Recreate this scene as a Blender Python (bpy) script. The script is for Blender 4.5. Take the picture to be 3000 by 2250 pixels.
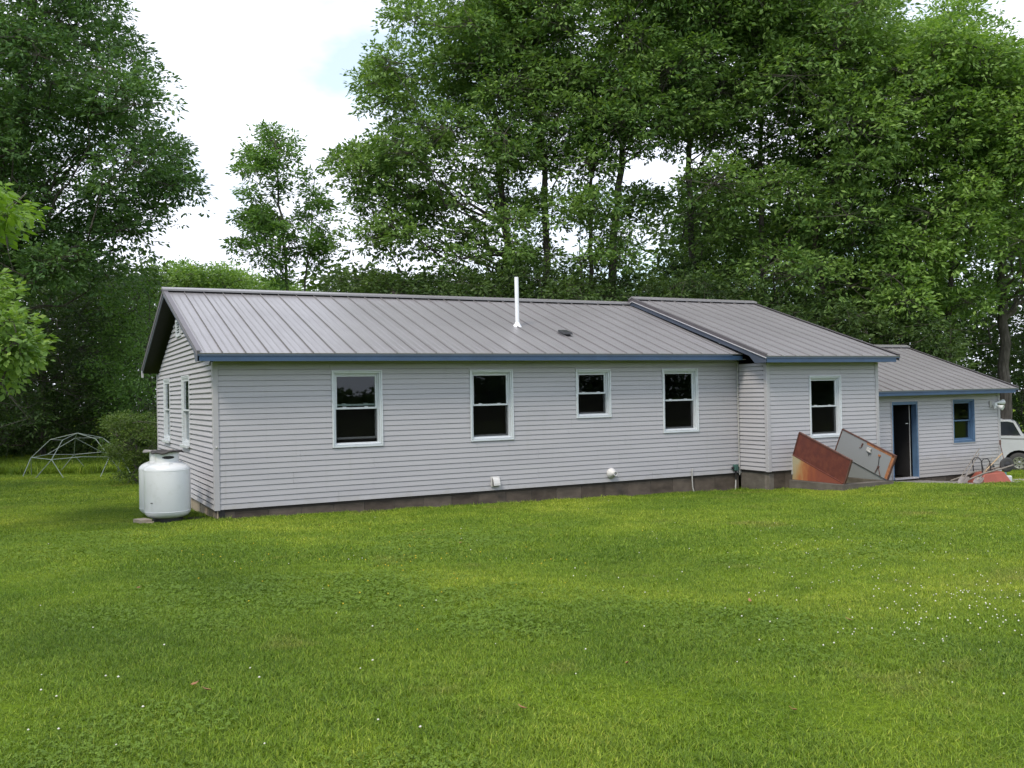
import bpy, bmesh, math, random
import numpy as np
from mathutils import Vector, Matrix

# ------------------------------------------------------------------ scene
for o in list(bpy.data.objects):
    bpy.data.objects.remove(o, do_unlink=True)
scene = bpy.context.scene
COL = scene.collection
rng = np.random.default_rng(7)
random.seed(7)
PI = math.pi

# ---- camera (solved from the siding courses and wall corners of the photograph)
FPX, PW, PH = 2762.5, 3000.0, 2250.0
YAW, PITCH, ROLL = 0.475369, 0.011316, -0.020792
CAM = np.array([-3.0067, -17.6298, 1.9756])
_f = np.array([math.sin(YAW) * math.cos(PITCH), math.cos(YAW) * math.cos(PITCH), math.sin(PITCH)])
_r = np.array([math.cos(YAW), -math.sin(YAW), 0.0])
_u = np.cross(_r, _f)
R_ = _r * math.cos(ROLL) + _u * math.sin(ROLL)
U_ = -_r * math.sin(ROLL) + _u * math.cos(ROLL)
cam_d = bpy.data.cameras.new('camera')
cam_d.sensor_width = 36.0
cam_d.lens = FPX / PW * 36.0
cam_d.clip_start = 0.05
cam_d.clip_end = 2000.0
cam = bpy.data.objects.new('camera', cam_d)
COL.objects.link(cam)
cam.matrix_world = Matrix(((R_[0], U_[0], -_f[0], CAM[0]), (R_[1], U_[1], -_f[1], CAM[1]),
                           (R_[2], U_[2], -_f[2], CAM[2]), (0, 0, 0, 1)))
scene.camera = cam


def ray(dx, dy):
    """direction of a photo position given on a 2212 px wide copy; unit step along the view axis"""
    k = 3000.0 / 2212.0
    return _f + R_ * ((dx * k - PW / 2) / FPX) - U_ * ((dy * k - PH / 2) / FPX)


def at(dx, dy, depth):
    return CAM + depth * ray(dx, dy)


# ---- world: bright broken cloud over a pale sky
SUN_EL, SUN_AZ = math.radians(52), math.radians(-122)   # azimuth from +Y, clockwise
world = bpy.data.worlds.new('World')
scene.world = world
world.use_nodes = True
wn, wl = world.node_tree.nodes, world.node_tree.links
wn.clear()
w_out = wn.new('ShaderNodeOutputWorld')
w_bg = wn.new('ShaderNodeBackground')
sky = wn.new('ShaderNodeTexSky')
sky.sky_type = 'NISHITA'
sky.sun_disc = False
sky.sun_elevation = SUN_EL
sky.sun_rotation = SUN_AZ
sky.air_density, sky.dust_density, sky.ozone_density = 1.0, 1.5, 1.0
tc = wn.new('ShaderNodeTexCoord')
mp = wn.new('ShaderNodeMapping')
mp.inputs['Scale'].default_value = (1.0, 1.0, 2.2)
mp.inputs['Location'].default_value = (5.2, 0.3, 0.9)
mp.inputs['Rotation'].default_value = (0, 0, 0.125)
nz = wn.new('ShaderNodeTexNoise')
nz.inputs['Scale'].default_value = 2.3
nz.inputs['Detail'].default_value = 7.0
nz.inputs['Roughness'].default_value = 0.55
rp = wn.new('ShaderNodeValToRGB')
rp.color_ramp.elements[0].position = 0.36
rp.color_ramp.elements[0].color = (0.46, 0.46, 0.46, 1)
rp.color_ramp.elements[1].position = 0.50
rp.color_ramp.elements[1].color = (1, 1, 1, 1)
sc_ = wn.new('ShaderNodeVectorMath')
sc_.operation = 'SCALE'
sc_.inputs['Scale'].default_value = 0.15
mx = wn.new('ShaderNodeMix')
mx.data_type = 'RGBA'
mx.inputs['B'].default_value = (1.04, 1.085, 1.23, 1)
w_bg.inputs['Strength'].default_value = 1.0
wl.new(tc.outputs['Generated'], mp.inputs['Vector'])
wl.new(mp.outputs['Vector'], nz.inputs['Vector'])
wl.new(nz.outputs['Fac'], rp.inputs['Fac'])
wl.new(sky.outputs['Color'], sc_.inputs[0])
tint = wn.new('ShaderNodeVectorMath')
tint.operation = 'MULTIPLY'
tint.inputs[1].default_value = (0.85, 1.12, 1.02)
wl.new(sc_.outputs['Vector'], tint.inputs[0])
wl.new(tint.outputs['Vector'], mx.inputs['A'])
wl.new(rp.outputs['Color'], mx.inputs['Factor'])
wl.new(mx.outputs['Result'], w_bg.inputs['Color'])
wl.new(w_bg.outputs['Background'], w_out.inputs['Surface'])

sun_d = bpy.data.lights.new('sun', 'SUN')
sun_d.energy = 2.0
sun_d.angle = math.radians(14)
sun_d.color = (1.0, 0.89, 0.74)
sun = bpy.data.objects.new('sun', sun_d)
COL.objects.link(sun)
_sd = Vector((math.sin(SUN_AZ) * math.cos(SUN_EL), math.cos(SUN_AZ) * math.cos(SUN_EL), math.sin(SUN_EL)))
sun.rotation_euler = (-_sd).to_track_quat('-Z', 'Y').to_euler()
sun.location = (0, 0, 40)

cy = scene.cycles
cy.max_bounces, cy.diffuse_bounces, cy.glossy_bounces, cy.transmission_bounces, cy.transparent_max_bounces = 5, 3, 3, 3, 6
vs = scene.view_settings
vs.view_transform = 'Standard'
vs.look = 'None'
vs.exposure = 0.45
vs.gamma = 1.0
vs.use_curve_mapping = False


# ------------------------------------------------------------------ helpers
def interp(x, xs, ys):
    return float(np.interp(x, xs, ys))


GX = ([-80, -10, -3, 0, 12, 14.5, 16.5, 18.6, 21, 32, 80], [0.5, -0.02, -0.12, -0.185, -0.41, -0.34, -0.55, -0.71, -0.79, -1.22, -2.6])
GY = ([-90, -40, -17.6, -8, -2.5, 0, 6, 20, 45, 120], [1.5, 0.85, 0.47, 0.26, 0.10, 0, -0.2, -0.42, -0.75, -1.2])


def ground(x, y):
    return np.interp(x, *GX) + np.interp(y, *GY)


def on_ground(dx, dy):
    d = ray(dx, dy)
    for t in np.arange(2, 120, 0.02):
        p = CAM + t * d
        if p[2] < ground(p[0], p[1]):
            return p
    return p


def tag(o, label=None, cat=None, group=None, kind=None):
    if label: o['label'] = label
    if cat: o['category'] = cat
    if group: o['group'] = group
    if kind: o['kind'] = kind
    return o


ORG = {}


def empty(name, loc, label=None, cat=None, group=None, parent=None):
    o = bpy.data.objects.new(name, None)
    o.empty_display_size = 0.2
    COL.objects.link(o)
    loc = np.array(loc, float)
    if parent is not None:
        o.parent = parent
        o.location = loc - ORG[parent.name]
    else:
        o.location = loc
    ORG[o.name] = loc
    return tag(o, label, cat, group)


class MB:
    def __init__(s):
        s.v, s.f, s.m = [], [], []
        s.mi = 0

    def add(s, vs, fs):
        b = len(s.v)
        s.v += [tuple(float(c) for c in p) for p in vs]
        for f in fs:
            s.f.append(tuple(b + i for i in f))
            s.m.append(s.mi)
        return s

    def box(s, a, b):
        x0, y0, z0 = [min(p, q) for p, q in zip(a, b)]
        x1, y1, z1 = [max(p, q) for p, q in zip(a, b)]
        return s.hexa([(x0, y0, z0), (x1, y0, z0), (x1, y1, z0), (x0, y1, z0),
                       (x0, y0, z1), (x1, y0, z1), (x1, y1, z1), (x0, y1, z1)])

    def hexa(s, p):
        return s.add(p, [(0, 3, 2, 1), (4, 5, 6, 7), (0, 1, 5, 4), (1, 2, 6, 5), (2, 3, 7, 6), (3, 0, 4, 7)])

    def obox(s, c, ax, ay, az, hx, hy, hz):
        """oriented box: centre, unit axes, half sizes"""
        c, ax, ay, az = [np.array(k, float) for k in (c, ax, ay, az)]
        p = []
        for sz in (-1, 1):
            for sx, sy in ((-1, -1), (1, -1), (1, 1), (-1, 1)):
                p.append(c + ax * hx * sx + ay * hy * sy + az * hz * sz)
        return s.hexa(p)

    def prism(s, poly, d):
        """closed polygon (3-D points) swept by vector d"""
        n = len(poly)
        poly = [np.array(p, float) for p in poly]
        q = [p + np.array(d, float) for p in poly]
        fs = [tuple(range(n - 1, -1, -1)), tuple(range(n, 2 * n))]
        fs += [(i, (i + 1) % n, n + (i + 1) % n, n + i) for i in range(n)]
        return s.add(poly + q, fs)

    def tube(s, pts, rad, n=8, cap=True):
        pts = [np.array(p, float) for p in pts]
        if np.isscalar(rad): rad = [rad] * len(pts)
        vs, fs = [], []
        ref = None
        for i, p in enumerate(pts):
            t = pts[min(i + 1, len(pts) - 1)] - pts[max(i - 1, 0)]
            t = t / (np.linalg.norm(t) + 1e-9)
            if ref is None:
                ref = np.array([0, 0, 1.0]) if abs(t[2]) < 0.9 else np.array([1.0, 0, 0])
            a = np.cross(t, ref); a /= np.linalg.norm(a) + 1e-9
            b = np.cross(t, a)
            ref = -b if False else np.cross(a, t)
            for k in range(n):
                th = 2 * PI * k / n
                vs.append(p + rad[i] * (a * math.cos(th) + b * math.sin(th)))
        for i in range(len(pts) - 1):
            for k in range(n):
                fs.append((i * n + k, i * n + (k + 1) % n, (i + 1) * n + (k + 1) % n, (i + 1) * n + k))
        if cap:
            fs.append(tuple(range(n - 1, -1, -1)))
            fs.append(tuple((len(pts) - 1) * n + k for k in range(n)))
        return s.add(vs, fs)

    def lathe(s, prof, c, n=32, axis='z', cap=True):
        """profile list of (radius, height) around an axis through c"""
        c = np.array(c, float)
        vs, fs = [], []
        for r, h in prof:
            for k in range(n):
                th = 2 * PI * k / n
                x, y = r * math.cos(th), r * math.sin(th)
                if axis == 'z': vs.append(c + (x, y, h))
                elif axis == 'y': vs.append(c + (x, h, y))
                else: vs.append(c + (h, x, y))
        m = len(prof)
        for i in range(m - 1):
            for k in range(n):
                f = (i * n + k, i * n + (k + 1) % n, (i + 1) * n + (k + 1) % n, (i + 1) * n + k)
                fs.append(f if axis != 'y' else f[::-1])
        if cap:
            fs.append(tuple(range(n - 1, -1, -1)))
            fs.append(tuple((m - 1) * n + k for k in range(n)))
        return s.add(vs, fs)

    def build(s, name, mat, parent=None, smooth=False, bevel=0.0, kind=None, loc=None):
        me = bpy.data.meshes.new(name)
        if loc is None:
            org = ORG[parent.name] if parent is not None else np.zeros(3)
        else:
            org = np.array(loc, float)
        me.from_pydata([tuple(np.array(p) - org) for p in s.v], [], s.f)
        for mm in (mat if isinstance(mat, (list, tuple)) else [mat]):
            me.materials.append(mm)
        if isinstance(mat, (list, tuple)):
            me.polygons.foreach_set('material_index', s.m)
        if smooth:
            me.polygons.foreach_set('use_smooth', [True] * len(me.polygons))
        bmx = bmesh.new(); bmx.from_mesh(me); bmesh.ops.recalc_face_normals(bmx, faces=bmx.faces); bmx.to_mesh(me); bmx.free()
        me.update()
        o = bpy.data.objects.new(name, me)
        COL.objects.link(o)
        if parent is not None:
            o.parent = parent
            if loc is not None:
                o.location = org - ORG[parent.name]
            ORG[o.name] = org
        else:
            o.location = org
            ORG[o.name] = org
        if smooth:
            try:
                md = o.modifiers.new('edge', 'EDGE_SPLIT'); md.split_angle = math.radians(40)
            except Exception:
                pass
        if bevel > 0:
            md = o.modifiers.new('bevel', 'BEVEL')
            md.width = bevel; md.segments = 2; md.limit_method = 'ANGLE'
        if kind: o['kind'] = kind
        return o


# ------------------------------------------------------------------ materials
def mat_base(name):
    m = bpy.data.materials.new(name)
    m.use_nodes = True
    nt = m.node_tree
    b = nt.nodes['Principled BSDF']
    return m, nt, b


def N(nt, typ, **kw):
    n = nt.nodes.new(typ)
    for k, v in kw.items():
        setattr(n, k, v)
    return n


def ramp(nt, src, stops):
    r = N(nt, 'ShaderNodeValToRGB')
    el = r.color_ramp.elements
    while len(el) < len(stops): el.new(0.5)
    for e, (p, c) in zip(el, stops):
        e.position = p
        e.color = (*c, 1) if len(c) == 3 else c
    nt.links.new(src, r.inputs['Fac'])
    return r.outputs['Color']


def coords(nt, kind='Object', scale=(1, 1, 1)):
    t = N(nt, 'ShaderNodeTexCoord')
    mpn = N(nt, 'ShaderNodeMapping')
    mpn.inputs['Scale'].default_value = scale
    nt.links.new(t.outputs[kind], mpn.inputs['Vector'])
    return mpn.outputs['Vector']


def wcoords(nt, scale=(1, 1, 1)):
    t = N(nt, 'ShaderNodeNewGeometry')
    mpn = N(nt, 'ShaderNodeMapping')
    mpn.inputs['Scale'].default_value = scale
    nt.links.new(t.outputs['Position'], mpn.inputs['Vector'])
    return mpn.outputs['Vector']


def noise(nt, vec, scale, detail=4, rough=0.55):
    n = N(nt, 'ShaderNodeTexNoise')
    n.inputs['Scale'].default_value = scale
    n.inputs['Detail'].default_value = detail
    n.inputs['Roughness'].default_value = rough
    nt.links.new(vec, n.inputs['Vector'])
    return n.outputs['Fac']


def mixc(nt, fac, a, b, blend='MIX'):
    m = N(nt, 'ShaderNodeMix', data_type='RGBA', blend_type=blend)
    for key, v in (('Factor', fac), ('A', a), ('B', b)):
        if isinstance(v, (int, float)): m.inputs[key].default_value = v
        elif isinstance(v, tuple): m.inputs[key].default_value = (*v, 1)
        else: nt.links.new(v, m.inputs[key])
    return m.outputs['Result']


def bump(nt, b, h, strength=0.3, dist=0.01):
    bn = N(nt, 'ShaderNodeBump')
    bn.inputs['Strength'].default_value = strength
    bn.inputs['Distance'].default_value = dist
    nt.links.new(h, bn.inputs['Height'])
    nt.links.new(bn.outputs['Normal'], b.inputs['Normal'])


def paint(name, col, rough=0.5, var=0.12, scale=3.0, metal=0.0, spec=0.5, bumpy=0.0, dirt=None):
    m, nt, b = mat_base(name)
    v = wcoords(nt)
    f = noise(nt, v, scale, 5)
    lo = tuple(c * (1 - var) for c in col)
    hi = tuple(min(1, c * (1 + var)) for c in col)
    c = ramp(nt, f, [(0.3, lo), (0.7, hi)])
    if dirt:
        f2 = noise(nt, v, scale * 2.7, 6, 0.65)
        k = ramp(nt, f2, [(0.55, (0, 0, 0)), (0.8, (1, 1, 1))])
        c = mixc(nt, k, c, dirt)
    nt.links.new(c, b.inputs['Base Color'])
    b.inputs['Roughness'].default_value = rough
    b.inputs['Metallic'].default_value = metal
    b.inputs['Specular IOR Level'].default_value = spec
    if bumpy:
        bump(nt, b, noise(nt, v, scale * 12, 3), bumpy)
    return m


M = {}
LEAFK = 2.0


def siding_mat():
    m, nt, b = mat_base('vinyl_siding')
    v = wcoords(nt, (0.35, 0.35, 5.0))
    f = noise(nt, v, 1.6, 5)
    g = noise(nt, wcoords(nt, (2, 2, 60)), 2.0, 3)
    c1 = ramp(nt, f, [(0.3, (0.366, 0.364, 0.396)), (0.72, (0.420, 0.416, 0.446))])
    c2 = mixc(nt, 0.12, c1, ramp(nt, g, [(0.3, (0.30,0.295,0.31)), (0.7, (0.45,0.445,0.465))]))
    # faint run-off streaks
    st = noise(nt, wcoords(nt, (9, 9, 0.5)), 1.0, 4)
    k = ramp(nt, st, [(0.58, (0, 0, 0)), (0.8, (0.35, 0.35, 0.35))])
    c3 = mixc(nt, k, c2, (0.30, 0.295, 0.29))
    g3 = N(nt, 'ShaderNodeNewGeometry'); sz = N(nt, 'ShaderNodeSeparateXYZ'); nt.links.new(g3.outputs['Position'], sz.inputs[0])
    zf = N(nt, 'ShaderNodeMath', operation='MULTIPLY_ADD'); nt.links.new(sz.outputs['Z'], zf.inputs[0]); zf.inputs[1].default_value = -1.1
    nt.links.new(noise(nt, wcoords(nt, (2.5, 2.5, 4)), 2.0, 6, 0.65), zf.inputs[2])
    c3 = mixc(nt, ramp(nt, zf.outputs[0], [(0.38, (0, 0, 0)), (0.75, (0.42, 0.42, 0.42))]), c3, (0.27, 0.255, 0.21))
    nt.links.new(c3, b.inputs['Base Color'])
    b.inputs['Roughness'].default_value = 0.5
    b.inputs['Specular IOR Level'].default_value = 0.35
    bump(nt, b, g, 0.15, 0.004)
    return m


def roof_mat():
    m, nt, b = mat_base('roof_metal')
    v = wcoords(nt)
    f = noise(nt, v, 0.7, 5)
    f2 = noise(nt, wcoords(nt, (12, 1.2, 1.2)), 1.5, 5)
    f3 = noise(nt, v, 14, 6, 0.7)
    c = ramp(nt, f, [(0.3, (0.238, 0.231, 0.240)), (0.7, (0.272, 0.264, 0.274))])
    c = mixc(nt, ramp(nt, f2, [(0.52, (0, 0, 0)), (0.8, (0.12, 0.12, 0.12))]), c, (0.222, 0.215, 0.223))
    c = mixc(nt, ramp(nt, f3, [(0.70, (0, 0, 0)), (0.76, (0.5, 0.5, 0.5))]), c, (0.16, 0.14, 0.12))
    nt.links.new(c, b.inputs['Base Color'])
    nt.links.new(ramp(nt, f2, [(0.3, (0.30, 0.30, 0.30)), (0.75, (0.40, 0.40, 0.40))]), b.inputs['Roughness'])
    b.inputs['Metallic'].default_value = 0.25
    bump(nt, b, noise(nt, wcoords(nt, (3, 1, 1)), 1.2, 2), 0.12, 0.02)
    return m


def block_mat(name, a, bcol, stain):
    m, nt, b = mat_base(name)
    v = wcoords(nt)
    f = noise(nt, v, 5, 7, 0.65)
    f2 = noise(nt, wcoords(nt, (1.4, 1.4, 3.2)), 1.6, 5)
    c = ramp(nt, f, [(0.3, a), (0.7, bcol)])
    c = mixc(nt, ramp(nt, f2, [(0.42, (0, 0, 0)), (0.66, (1, 1, 1))]), c, stain)
    oi = N(nt, 'ShaderNodeObjectInfo')
    c = mixc(nt, 0.35, c, ramp(nt, oi.outputs['Random'], [(0, (0.045, 0.038, 0.032)), (1, (0.18, 0.155, 0.13))]))
    nt.links.new(c, b.inputs['Base Color'])
    b.inputs['Roughness'].default_value = 0.92
    b.inputs['Specular IOR Level'].default_value = 0.15
    bump(nt, b, noise(nt, v, 40, 5, 0.7), 0.6, 0.006)
    return m


def rust_mat(name, base, rusts, amount, scale=2.5):
    m, nt, b = mat_base(name)
    v = wcoords(nt)
    f = noise(nt, v, scale, 7, 0.62)
    f2 = noise(nt, wcoords(nt, (4, 4, 0.8)), 1.3, 5)
    r = ramp(nt, noise(nt, v, 7, 6, 0.6), [(0.28, rusts[0]), (0.5, rusts[1]), (0.75, rusts[2])])
    mm = N(nt, 'ShaderNodeMath', operation='ADD')
    nt.links.new(f, mm.inputs[0]); nt.links.new(f2, mm.inputs[1])
    k = ramp(nt, mm.outputs[0], [(max(0.0, 1.0 - amount - 0.06) * 1.0, (0, 0, 0)), (1.0 - amount + 0.06, (1, 1, 1))])
    c = mixc(nt, k, base, r)
    nt.links.new(c, b.inputs['Base Color'])
    b.inputs['Roughness'].default_value = 0.62
    b.inputs['Specular IOR Level'].default_value = 0.3
    bump(nt, b, noise(nt, v, 30, 4), 0.25, 0.004)
    return m


def side_rust_mat():
    m, nt, b = mat_base('rusted_side_steel')
    sx = N(nt, 'ShaderNodeSeparateXYZ')
    g = N(nt, 'ShaderNodeNewGeometry'); nt.links.new(g.outputs['Position'], sx.inputs[0])
    v = wcoords(nt)
    f = noise(nt, wcoords(nt, (3, 3, 1.0)), 2.0, 6, 0.6)
    a = N(nt, 'ShaderNodeMath', operation='MULTIPLY_ADD'); nt.links.new(sx.outputs['Y'], a.inputs[0]); a.inputs[1].default_value = -0.8; a.inputs[2].default_value = -0.95
    s = N(nt, 'ShaderNodeMath', operation='MULTIPLY_ADD'); nt.links.new(f, s.inputs[0]); s.inputs[1].default_value = 0.9; nt.links.new(a.outputs[0], s.inputs[2])
    zz = N(nt, 'ShaderNodeMath', operation='MULTIPLY_ADD'); nt.links.new(sx.outputs['Z'], zz.inputs[0]); zz.inputs[1].default_value = -0.5; nt.links.new(s.outputs[0], zz.inputs[2])
    c = ramp(nt, zz.outputs[0], [(0.22, (0.34, 0.30, 0.19)), (0.40, (0.37, 0.23, 0.10)), (0.55, (0.34, 0.13, 0.05)), (0.75, (0.26, 0.075, 0.035)), (1.0, (0.20, 0.055, 0.034))])
    nt.links.new(c, b.inputs['Base Color'])
    b.inputs['Roughness'].default_value = 0.65
    bump(nt, b, noise(nt, v, 30, 4), 0.25, 0.004)
    return m


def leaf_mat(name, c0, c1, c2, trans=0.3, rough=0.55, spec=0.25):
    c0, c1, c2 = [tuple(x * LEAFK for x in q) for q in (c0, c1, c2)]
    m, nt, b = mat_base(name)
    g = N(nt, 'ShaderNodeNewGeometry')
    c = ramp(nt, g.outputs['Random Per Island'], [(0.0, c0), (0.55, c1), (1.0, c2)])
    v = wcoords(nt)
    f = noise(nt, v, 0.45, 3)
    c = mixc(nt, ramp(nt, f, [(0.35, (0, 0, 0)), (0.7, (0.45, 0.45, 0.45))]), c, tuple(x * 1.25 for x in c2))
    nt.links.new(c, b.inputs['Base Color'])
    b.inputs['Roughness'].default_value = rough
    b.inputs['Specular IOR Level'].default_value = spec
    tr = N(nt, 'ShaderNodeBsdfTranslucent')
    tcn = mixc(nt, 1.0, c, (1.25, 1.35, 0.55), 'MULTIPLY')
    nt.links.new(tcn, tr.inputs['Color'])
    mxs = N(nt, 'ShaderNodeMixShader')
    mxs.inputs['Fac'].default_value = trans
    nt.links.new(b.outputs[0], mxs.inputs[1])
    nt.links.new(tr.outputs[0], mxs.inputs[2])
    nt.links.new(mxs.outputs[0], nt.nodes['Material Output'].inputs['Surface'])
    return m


def bark_mat(name, a, c):
    m, nt, b = mat_base(name)
    v = wcoords(nt, (6, 6, 1.2))
    f = noise(nt, v, 2.2, 6, 0.65)
    nt.links.new(ramp(nt, f, [(0.3, a), (0.7, c)]), b.inputs['Base Color'])
    b.inputs['Roughness'].default_value = 0.95
    b.inputs['Specular IOR Level'].default_value = 0.1
    bump(nt, b, f, 0.8, 0.03)
    return m


def grass_col(nt, lo_mul=1.0):
    """lawn colour: patches of yellow-green, deep green and a little straw, by place"""
    v = wcoords(nt)
    a = noise(nt, v, 0.22, 4, 0.55)
    b_ = noise(nt, v, 1.1, 5, 0.6)
    d = noise(nt, v, 0.55, 5, 0.6)
    c = ramp(nt, a, [(0.32, (0.098, 0.178, 0.015)), (0.5, (0.172, 0.268, 0.020)), (0.68, (0.262, 0.345, 0.034))])
    c = mixc(nt, ramp(nt, b_, [(0.42, (0, 0, 0)), (0.66, (0.6, 0.6, 0.6))]), c, (0.096, 0.185, 0.014))
    c = mixc(nt, ramp(nt, d, [(0.60, (0, 0, 0)), (0.74, (0.55, 0.55, 0.55))]), c, (0.31, 0.30, 0.075))
    return c


def blade_mat(name, kind):
    m, nt, b = mat_base(name)
    g = N(nt, 'ShaderNodeNewGeometry')
    c = grass_col(nt)
    if kind == 'clover':
        c = mixc(nt, 0.6, c, (0.100, 0.195, 0.018))
        c = mixc(nt, 0.5, c, ramp(nt, g.outputs['Random Per Island'], [(0, (0.08, 0.135, 0.014)), (1, (0.19, 0.285, 0.03))]))
    else:
        k = ramp(nt, g.outputs['Random Per Island'], [(0.0, (0.38, 0.45, 0.4)), (0.5, (1, 1, 1)), (0.90, (1.5, 1.4, 1.3)), (0.95, (2.3, 1.7, 3.2))])
        c = mixc(nt, 1.0, c, k, 'MULTIPLY')
    nt.links.new(c, b.inputs['Base Color'])
    b.inputs['Roughness'].default_value = 0.55
    b.inputs['Specular IOR Level'].default_value = 0.3
    tr = N(nt, 'ShaderNodeBsdfTranslucent')
    nt.links.new(mixc(nt, 1.0, c, (1.2, 1.2, 0.6), 'MULTIPLY'), tr.inputs['Color'])
    mxs = N(nt, 'ShaderNodeMixShader')
    mxs.inputs['Fac'].default_value = 0.3
    nt.links.new(b.outputs[0], mxs.inputs[1]); nt.links.new(tr.outputs[0], mxs.inputs[2])
    nt.links.new(mxs.outputs[0], nt.nodes['Material Output'].inputs['Surface'])
    return m


def ground_mat():
    m, nt, b = mat_base('lawn_ground')
    v = wcoords(nt)
    c = grass_col(nt)
    f = noise(nt, v, 24, 5, 0.7)
    c = mixc(nt, 1.0, c, ramp(nt, f, [(0.3, (0.30, 0.32, 0.3)), (0.7, (1.0, 0.95, 0.9))]), 'MULTIPLY')
    nt.links.new(c, b.inputs['Base Color'])
    b.inputs['Roughness'].default_value = 1.0
    b.inputs['Specular IOR Level'].default_value = 0.05
    bump(nt, b, f, 0.9, 0.03)
    return m


def glass_mat():
    m, nt, b = mat_base('window_glass')
    out = nt.nodes['Material Output']
    nt.nodes.remove(b)
    g0 = N(nt, 'ShaderNodeNewGeometry')
    dt = N(nt, 'ShaderNodeVectorMath', operation='DOT_PRODUCT')
    nt.links.new(g0.outputs['Incoming'], dt.inputs[0]); nt.links.new(g0.outputs['Normal'], dt.inputs[1])
    ab = N(nt, 'ShaderNodeMath', operation='ABSOLUTE'); nt.links.new(dt.outputs['Value'], ab.inputs[0])
    iv = N(nt, 'ShaderNodeMath', operation='SUBTRACT'); iv.inputs[0].default_value = 1.0; nt.links.new(ab.outputs[0], iv.inputs[1])
    pw = N(nt, 'ShaderNodeMath', operation='POWER'); nt.links.new(iv.outputs[0], pw.inputs[0]); pw.inputs[1].default_value = 5.0
    mul = N(nt, 'ShaderNodeMath', operation='MULTIPLY_ADD'); nt.links.new(pw.outputs[0], mul.inputs[0]); mul.inputs[1].default_value = 0.95; mul.inputs[2].default_value = 0.028
    t = N(nt, 'ShaderNodeBsdfTransparent'); t.inputs['Color'].default_value = (0.72, 0.76, 0.74, 1)
    g = N(nt, 'ShaderNodeBsdfGlossy'); g.inputs['Roughness'].default_value = 0.015
    g.inputs['Color'].default_value = (0.92, 0.95, 1.0, 1)
    mxs = N(nt, 'ShaderNodeMixShader')
    nt.links.new(mul.outputs[0], mxs.inputs['Fac'])
    nt.links.new(t.outputs[0], mxs.inputs[1]); nt.links.new(g.outputs[0], mxs.inputs[2])
    nt.links.new(mxs.outputs[0], out.inputs['Surface'])
    return m


def screen_mat():
    m, nt, b = mat_base('insect_screen')
    t = N(nt, 'ShaderNodeBsdfTransparent')
    b.inputs['Base Color'].default_value = (0.008, 0.008, 0.007, 1)
    b.inputs['Specular IOR Level'].default_value = 0.0
    b.inputs['Roughness'].default_value = 0.8
    mxs = N(nt, 'ShaderNodeMixShader'); mxs.inputs['Fac'].default_value = 0.42
    nt.links.new(t.outputs[0], mxs.inputs[1]); nt.links.new(b.outputs[0], mxs.inputs[2])
    nt.links.new(mxs.outputs[0], nt.nodes['Material Output'].inputs['Surface'])
    return m


def wood_mat(name, a, c, rough=0.8):
    m, nt, b = mat_base(name)
    f = noise(nt, wcoords(nt, (3, 3, 9)), 4, 6, 0.6)
    nt.links.new(ramp(nt, f, [(0.3, a), (0.7, c)]), b.inputs['Base Color'])
    b.inputs['Roughness'].default_value = rough
    bump(nt, b, f, 0.3, 0.005)
    return m


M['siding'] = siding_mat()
M['trim'] = paint('corner_trim', (0.385, 0.38, 0.405), 0.45, 0.06)
M['white'] = paint('window_vinyl', (0.56, 0.60, 0.64), 0.35, 0.04, dirt=(0.47, 0.48, 0.47))
M['roof'] = roof_mat()
M['roofdark'] = paint('roof_trim_dark', (0.115, 0.105, 0.115), 0.4, 0.1, metal=0.2)
M['pale_edge'] = paint('roof_trim_pale', (0.62, 0.62, 0.66), 0.3, 0.05, metal=0.3)  # pale trim colour; along the rake it paints a highlight
M['fascia'] = paint('fascia_blue', (0.036, 0.075, 0.150), 0.45, 0.12)
M['drip'] = paint('drip_edge_slate', (0.062, 0.092, 0.145), 0.4, 0.1)
M['rake'] = paint('rake_slate', (0.06, 0.075, 0.11), 0.5, 0.12)
M['soffit'] = paint('soffit_light', (0.36, 0.36, 0.34), 0.6, 0.08)
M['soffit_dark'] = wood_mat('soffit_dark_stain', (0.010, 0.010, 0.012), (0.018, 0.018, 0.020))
M['bluetrim'] = paint('blue_trim', (0.075, 0.140, 0.245), 0.45, 0.1)
M['inner'] = paint('interior_wall_unlit', (0.035, 0.030, 0.027), 0.9, 0.2)  # near-black: the darkness of the unlit rooms is put into the colour
M['glass'] = glass_mat()
M['screen'] = screen_mat()
M['block'] = block_mat('foundation_block', (0.085, 0.068, 0.055), (0.145, 0.118, 0.096), (0.055, 0.045, 0.037))  # front blocks: shade and dirt both put into the dark colour
M['mortar'] = block_mat('foundation_mortar', (0.15, 0.135, 0.12), (0.24, 0.22, 0.20), (0.12, 0.11, 0.10))
M['conc'] = block_mat('concrete_light', (0.125, 0.115, 0.10), (0.19, 0.175, 0.155), (0.10, 0.09, 0.08))
M['tan'] = wood_mat('skirt_tan', (0.27, 0.215, 0.155), (0.40, 0.335, 0.255))
M['tank'] = paint('tank_white', (0.64, 0.665, 0.69), 0.28, 0.04, 2.0, dirt=(0.55, 0.57, 0.57))
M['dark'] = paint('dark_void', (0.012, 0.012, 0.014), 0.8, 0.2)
M['black'] = paint('black_metal', (0.022, 0.022, 0.025), 0.42, 0.2)
M['tarp'] = paint('dark_tarp', (0.040, 0.037, 0.038), 0.7, 0.35, 9.0)
M['tarplight'] = paint('grey_tarp', (0.26, 0.25, 0.25), 0.75, 0.25, 9.0)
M['rustdoor'] = rust_mat('rusted_red_steel', (0.125, 0.036, 0.028), [(0.085, 0.027, 0.023), (0.115, 0.034, 0.025), (0.15, 0.05, 0.032)], 0.5)
M['rustside'] = side_rust_mat()
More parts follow.
